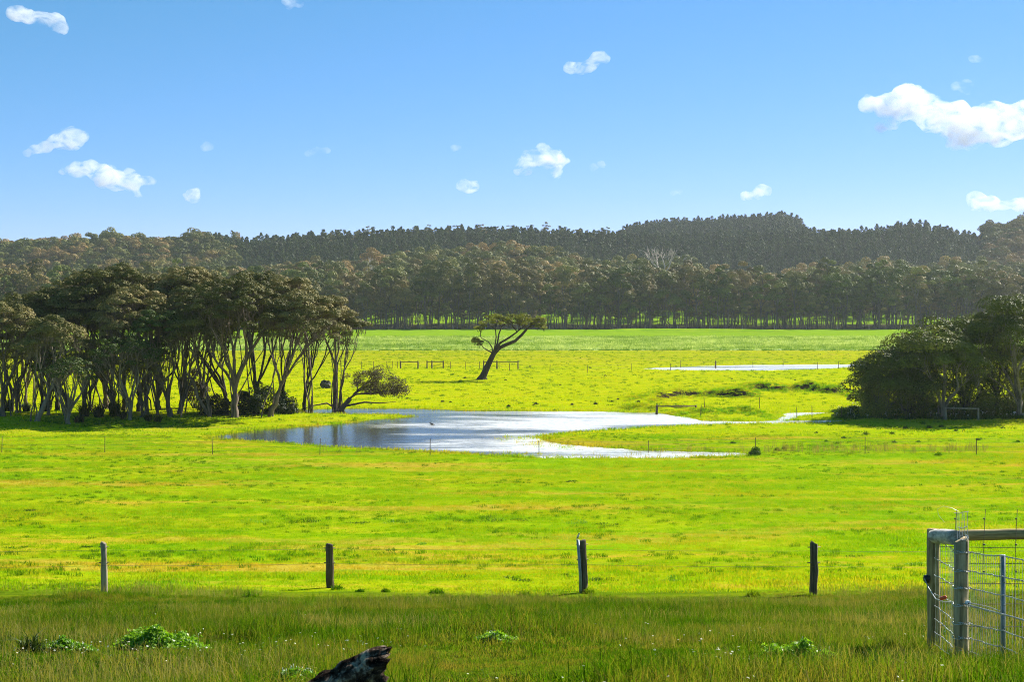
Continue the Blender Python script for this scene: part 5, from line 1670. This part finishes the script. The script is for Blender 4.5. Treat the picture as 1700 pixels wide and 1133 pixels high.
scatter('seed_heads', p, R1.uniform(0, 6.28, len(p)), R1.uniform(0.6, 1.25, len(p)), R1.integers(0, 4, len(p)), pse, 'thin straw coloured seed stalks in the rough foreground grass')
# dry stalks along the pond fence and tufts on the creek bank
pst = [tuft('dry_stalks', M['dry'], 9, 0.25, 0.3, 0.9, 0.022, 80 + k, 0.25) for k in range(3)]
q = []
for px in np.concatenate([R1.uniform(980, 1640, 130), R1.uniform(530, 600, 5), R1.uniform(1230, 1640, 70)]):
    d_ = H * F / (R1.uniform(749, 758) - YH); x_ = (px - 850) / F * d_; q.append((x_, d_, g1(x_, d_)))
q = np.array(q)
scatter('dry_stalks', q, R1.uniform(0, 6.28, len(q)), R1.uniform(0.4, 1.1, len(q)), R1.integers(0, 3, len(q)), pst, 'thin dry weed stalks standing along the pond fence')
pb_ = [tuft('bank_tuft', M['pasture'], 40, 0.35, 0.08, 0.26, 0.035, 90 + k, 0.6) for k in range(3)]
q = []
for bk, w_, n_ in ((BANK1, 1.4, 200), (BANK2, 1.6, 300), (BANK3, 0.8, 50), (BANK4, 1.6, 160)):
    for _ in range(n_):
        k = R1.integers(0, len(bk) - 1); t = R1.random()
        x_ = bk[k][0] * (1 - t) + bk[k + 1][0] * t + R1.normal(0, .5); y_ = bk[k][1] * (1 - t) + bk[k + 1][1] * t + R1.normal(0, w_)
        q.append((x_, y_, g1(x_, y_)))
q = dry(np.array(q))
scatter('bank_grass', q, R1.uniform(0, 6.28, len(q)), R1.uniform(0.5, 1.2, len(q)), R1.integers(0, 3, len(q)), pb_, 'long dark grass hanging over the creek bank')
pw_ = [tuft('leafy_weed', M['tussock'], 40, 0.35, 0.12, 0.4, 0.06, 95 + k, 0.7) for k in range(3)]
q = []
for _ in range(900):
    px, py = R1.uniform(1385, 1740), R1.uniform(684, 699)
    d_ = H * F / (py - YH); x_ = (px - 850) / F * d_; q.append((x_, d_, g1(x_, d_)))
q = dry(np.array(q))
scatter('undergrowth', q, R1.uniform(0, 6.28, len(q)), R1.uniform(0.6, 1.3, len(q)), R1.integers(0, 3, len(q)), pw_, 'leafy green undergrowth in front of the right grove')
me_l = MB()
for k in range(5):
    a = k * 1.2566
    me_l.add([[0, 0, .5], [math.cos(a - .4) * .07, math.sin(a - .4) * .07, .55], [math.cos(a) * .11, math.sin(a) * .11, .54], [math.cos(a + .4) * .07, math.sin(a + .4) * .07, .55]], [[0, 1, 2, 3]])
me_l.tube([[0, 0, 0], [0, 0, .5]], 0.01, 3, False)
q = q[(R1.random(len(q)) < 0.22)]
scatter('white_lilies', q, R1.uniform(0, 6.28, len(q)), R1.uniform(0.7, 1.2, len(q)), np.zeros(len(q)), [proto('lily', me_l.mesh('lily', False), M['flower'])], 'small white flowers in the undergrowth before the right grove', tilt=R1.normal(0, .3, (len(q), 2)))
q = []
for _ in range(260):
    px, py = R1.uniform(60, 360), R1.uniform(697, 713)
    d_ = H * F / (py - YH); x_ = (px - 850) / F * d_; q.append((x_, d_, g1(x_, d_)))
q = np.array(q)
scatter('grove_undergrowth', q, R1.uniform(0, 6.28, len(q)), R1.uniform(0.3, 0.9, len(q)), R1.integers(0, 3, len(q)), [tuft('low_weed', M['weed'], 34, 0.35, 0.08, 0.3, 0.05, 190 + k, 0.7) for k in range(3)], 'low weeds and litter along the front of the left grove')

# ------------------------------------------------------------------ clouds
def cloud_mat(name, dens):
    m, nt = new_mat(name)
    g = N(nt, 'NewGeometry')
    n1 = noise(nt, mapping(nt, g.outputs['Position'], (1, 1, 1.5)), 0.013, 7.0, 0.62, 0.8)
    v = N(nt, 'VolumePrincipled')
    v.inputs['Color'].default_value = (1, 1, 1, 1)
    nt.links.new(maprange(nt, n1, 0.42, 0.62, 0.0, dens), v.inputs['Density'])
    v.inputs['Anisotropy'].default_value = 0.15
    o = N(nt, 'OutputMaterial'); nt.links.new(v.outputs[0], o.inputs['Volume'])
    return m
CM = {'thick': cloud_mat('cloud_vapour', 0.017), 'thin': cloud_mat('thin_cloud_vapour', 0.006)}
CT = bpy.data.textures.new('cloud_lumps', 'CLOUDS'); CT.noise_scale = 55; CT.noise_depth = 4


def cloud(seed, puffs, label, kind='thick', d=6500.0):
    import bmesh
    rg = np.random.default_rng(seed)
    s = F / d
    c0 = np.mean([p[:2] for p in puffs], 0)
    o_ = at(c0[0], c0[1], d)
    bm = bmesh.new()
    for (px, py, r) in puffs:
        for q in range(5):
            f = rg.uniform(0.45, 0.85) if q else 1.0
            qx, qy = (px + rg.normal(0, r * 0.55), py + rg.normal(0, r * 0.3)) if q else (px, py)
            c = at(qx, qy, d + (rg.normal(0, r * 0.5) / s if q else 0)) - o_
            bmesh.ops.create_icosphere(bm, subdivisions=2, radius=r * f * 1.3 / s, matrix=Matrix.Translation(Vector(c)) @ Matrix.Diagonal((1, 1, 0.8, 1)))
    me = bpy.data.meshes.new('cloud'); bm.to_mesh(me); bm.free()
    o = obj('cloud', me, CM[kind]); o.location = tuple(o_)
    rm = o.modifiers.new('merge', 'REMESH'); rm.mode = 'VOXEL'; rm.voxel_size = 9.0
    dp = o.modifiers.new('lumps', 'DISPLACE'); dp.texture = CT; dp.strength = 30.0 if kind == 'thick' else 22.0; dp.mid_level = 0.55; dp.texture_coords = 'GLOBAL'
    tag(o, label, 'cloud')
cloud(1, [(28, 22, 15), (48, 27, 12), (72, 29, 13), (90, 34, 14), (100, 45, 11)], 'white cloud at the upper left corner of the sky, bent down at its right end')
cloud(2, [(118, 230, 20), (95, 234, 13), (75, 243, 10), (58, 247, 9), (46, 256, 6)], 'hooked soft cloud above the left grove, tailing off down to the left')
cloud(3, [(128, 282, 15), (150, 278, 14), (172, 290, 17), (195, 300, 18), (222, 300, 16), (245, 300, 10), (232, 325, 7)], 'long flat white cloud low over the left grove')
cloud(4, [(321, 323, 12), (312, 324, 6)], 'small round white cloud above the skyline right of the long flat cloud')
cloud(5, [(777, 309, 12), (785, 307, 8), (771, 301, 5)], 'small puff of white cloud straight above the lone tree')
cloud(6, [(885, 262, 17), (905, 262, 18), (925, 268, 14), (868, 272, 10), (860, 284, 8), (876, 286, 7), (924, 290, 8)], 'helmet shaped white cloud with two short feet in the middle of the sky')
cloud(7, [(948, 112, 11), (965, 116, 9), (980, 108, 12), (994, 95, 11), (1000, 90, 7)], 'white cloud rising to the right near the top middle of the sky')
cloud(8, [(1240, 325, 9), (1255, 325, 9), (1268, 317, 10)], 'small flat cloud low above the pine ridge')
cloud(9, [(1440, 174, 14), (1462, 170, 14), (1510, 168, 28), (1490, 180, 26), (1535, 180, 27), (1560, 195, 28), (1590, 205, 30), (1625, 210, 30), (1650, 195, 28), (1680, 205, 30), (1700, 190, 24), (1480, 203, 12), (1585, 240, 13), (1612, 240, 11), (1660, 225, 20), (1725, 205, 26)], 'largest white cloud, heaped up at the right side of the sky')
cloud(10, [(1625, 335, 16), (1645, 338, 14), (1668, 341, 10), (1692, 340, 12), (1715, 338, 14)], 'flat low cloud on the right just above the far trees')
cloud(11, [(518, 252, 7), (530, 250, 8), (543, 250, 6)], 'faint wispy cloud left of the middle of the sky', 'thin')
cloud(12, [(1618, 97, 8), (1628, 99, 6)], 'faint speck of cloud far above the largest cloud', 'thin')
cloud(13, [(1604, 140, 10), (1605, 148, 7)], 'faint round wisp just above the largest cloud', 'thin')
cloud(14, [(484, 3, 9), (496, 6, 7), (474, 1, 6)], 'faint wisp of cloud cut by the top edge of the picture', 'thin')
cloud(15, [(985, 278, 7), (998, 273, 7)], 'faint wisp right of the helmet shaped cloud', 'thin')
cloud(16, [(1118, 320, 6), (1128, 319, 5)], 'faint low speck of cloud above the middle of the pine ridge', 'thin')
cloud(17, [(341, 243, 8), (345, 246, 6)], 'faint speck of cloud above the small round cloud', 'thin')
cloud(18, [(754, 246, 6), (757, 247, 5)], 'faintest speck of cloud left of the helmet shaped cloud', 'thin')

# ------------------------------------------------------------------ haze
hm, hnt = new_mat('haze_air')
hv = N(hnt, 'VolumePrincipled')
hv.inputs['Color'].default_value = (0.86, 0.92, 1.0, 1)
hv.inputs['Density'].default_value = 0.00008
hv.inputs['Anisotropy'].default_value = 0.35
ho = N(hnt, 'OutputMaterial'); hnt.links.new(hv.outputs[0], ho.inputs['Volume'])
x0, x1, y0, y1, z0, z1 = -2900, 2900, -250, 2400, -1.6, 110
V = [(x0, y0, z0), (x1, y0, z0), (x1, y1, z0), (x0, y1, z0), (x0, y0, z1), (x1, y0, z1), (x1, y1, z1), (x0, y1, z1)]
hz = obj('haze', mesh_np('haze', V, [(3, 2, 1, 0), (4, 5, 6, 7), (0, 1, 5, 4), (1, 2, 6, 5), (2, 3, 7, 6), (3, 0, 4, 7)]), hm)
tag(hz, 'thin blue grey haze lying over the far forest', None, None, 'stuff')
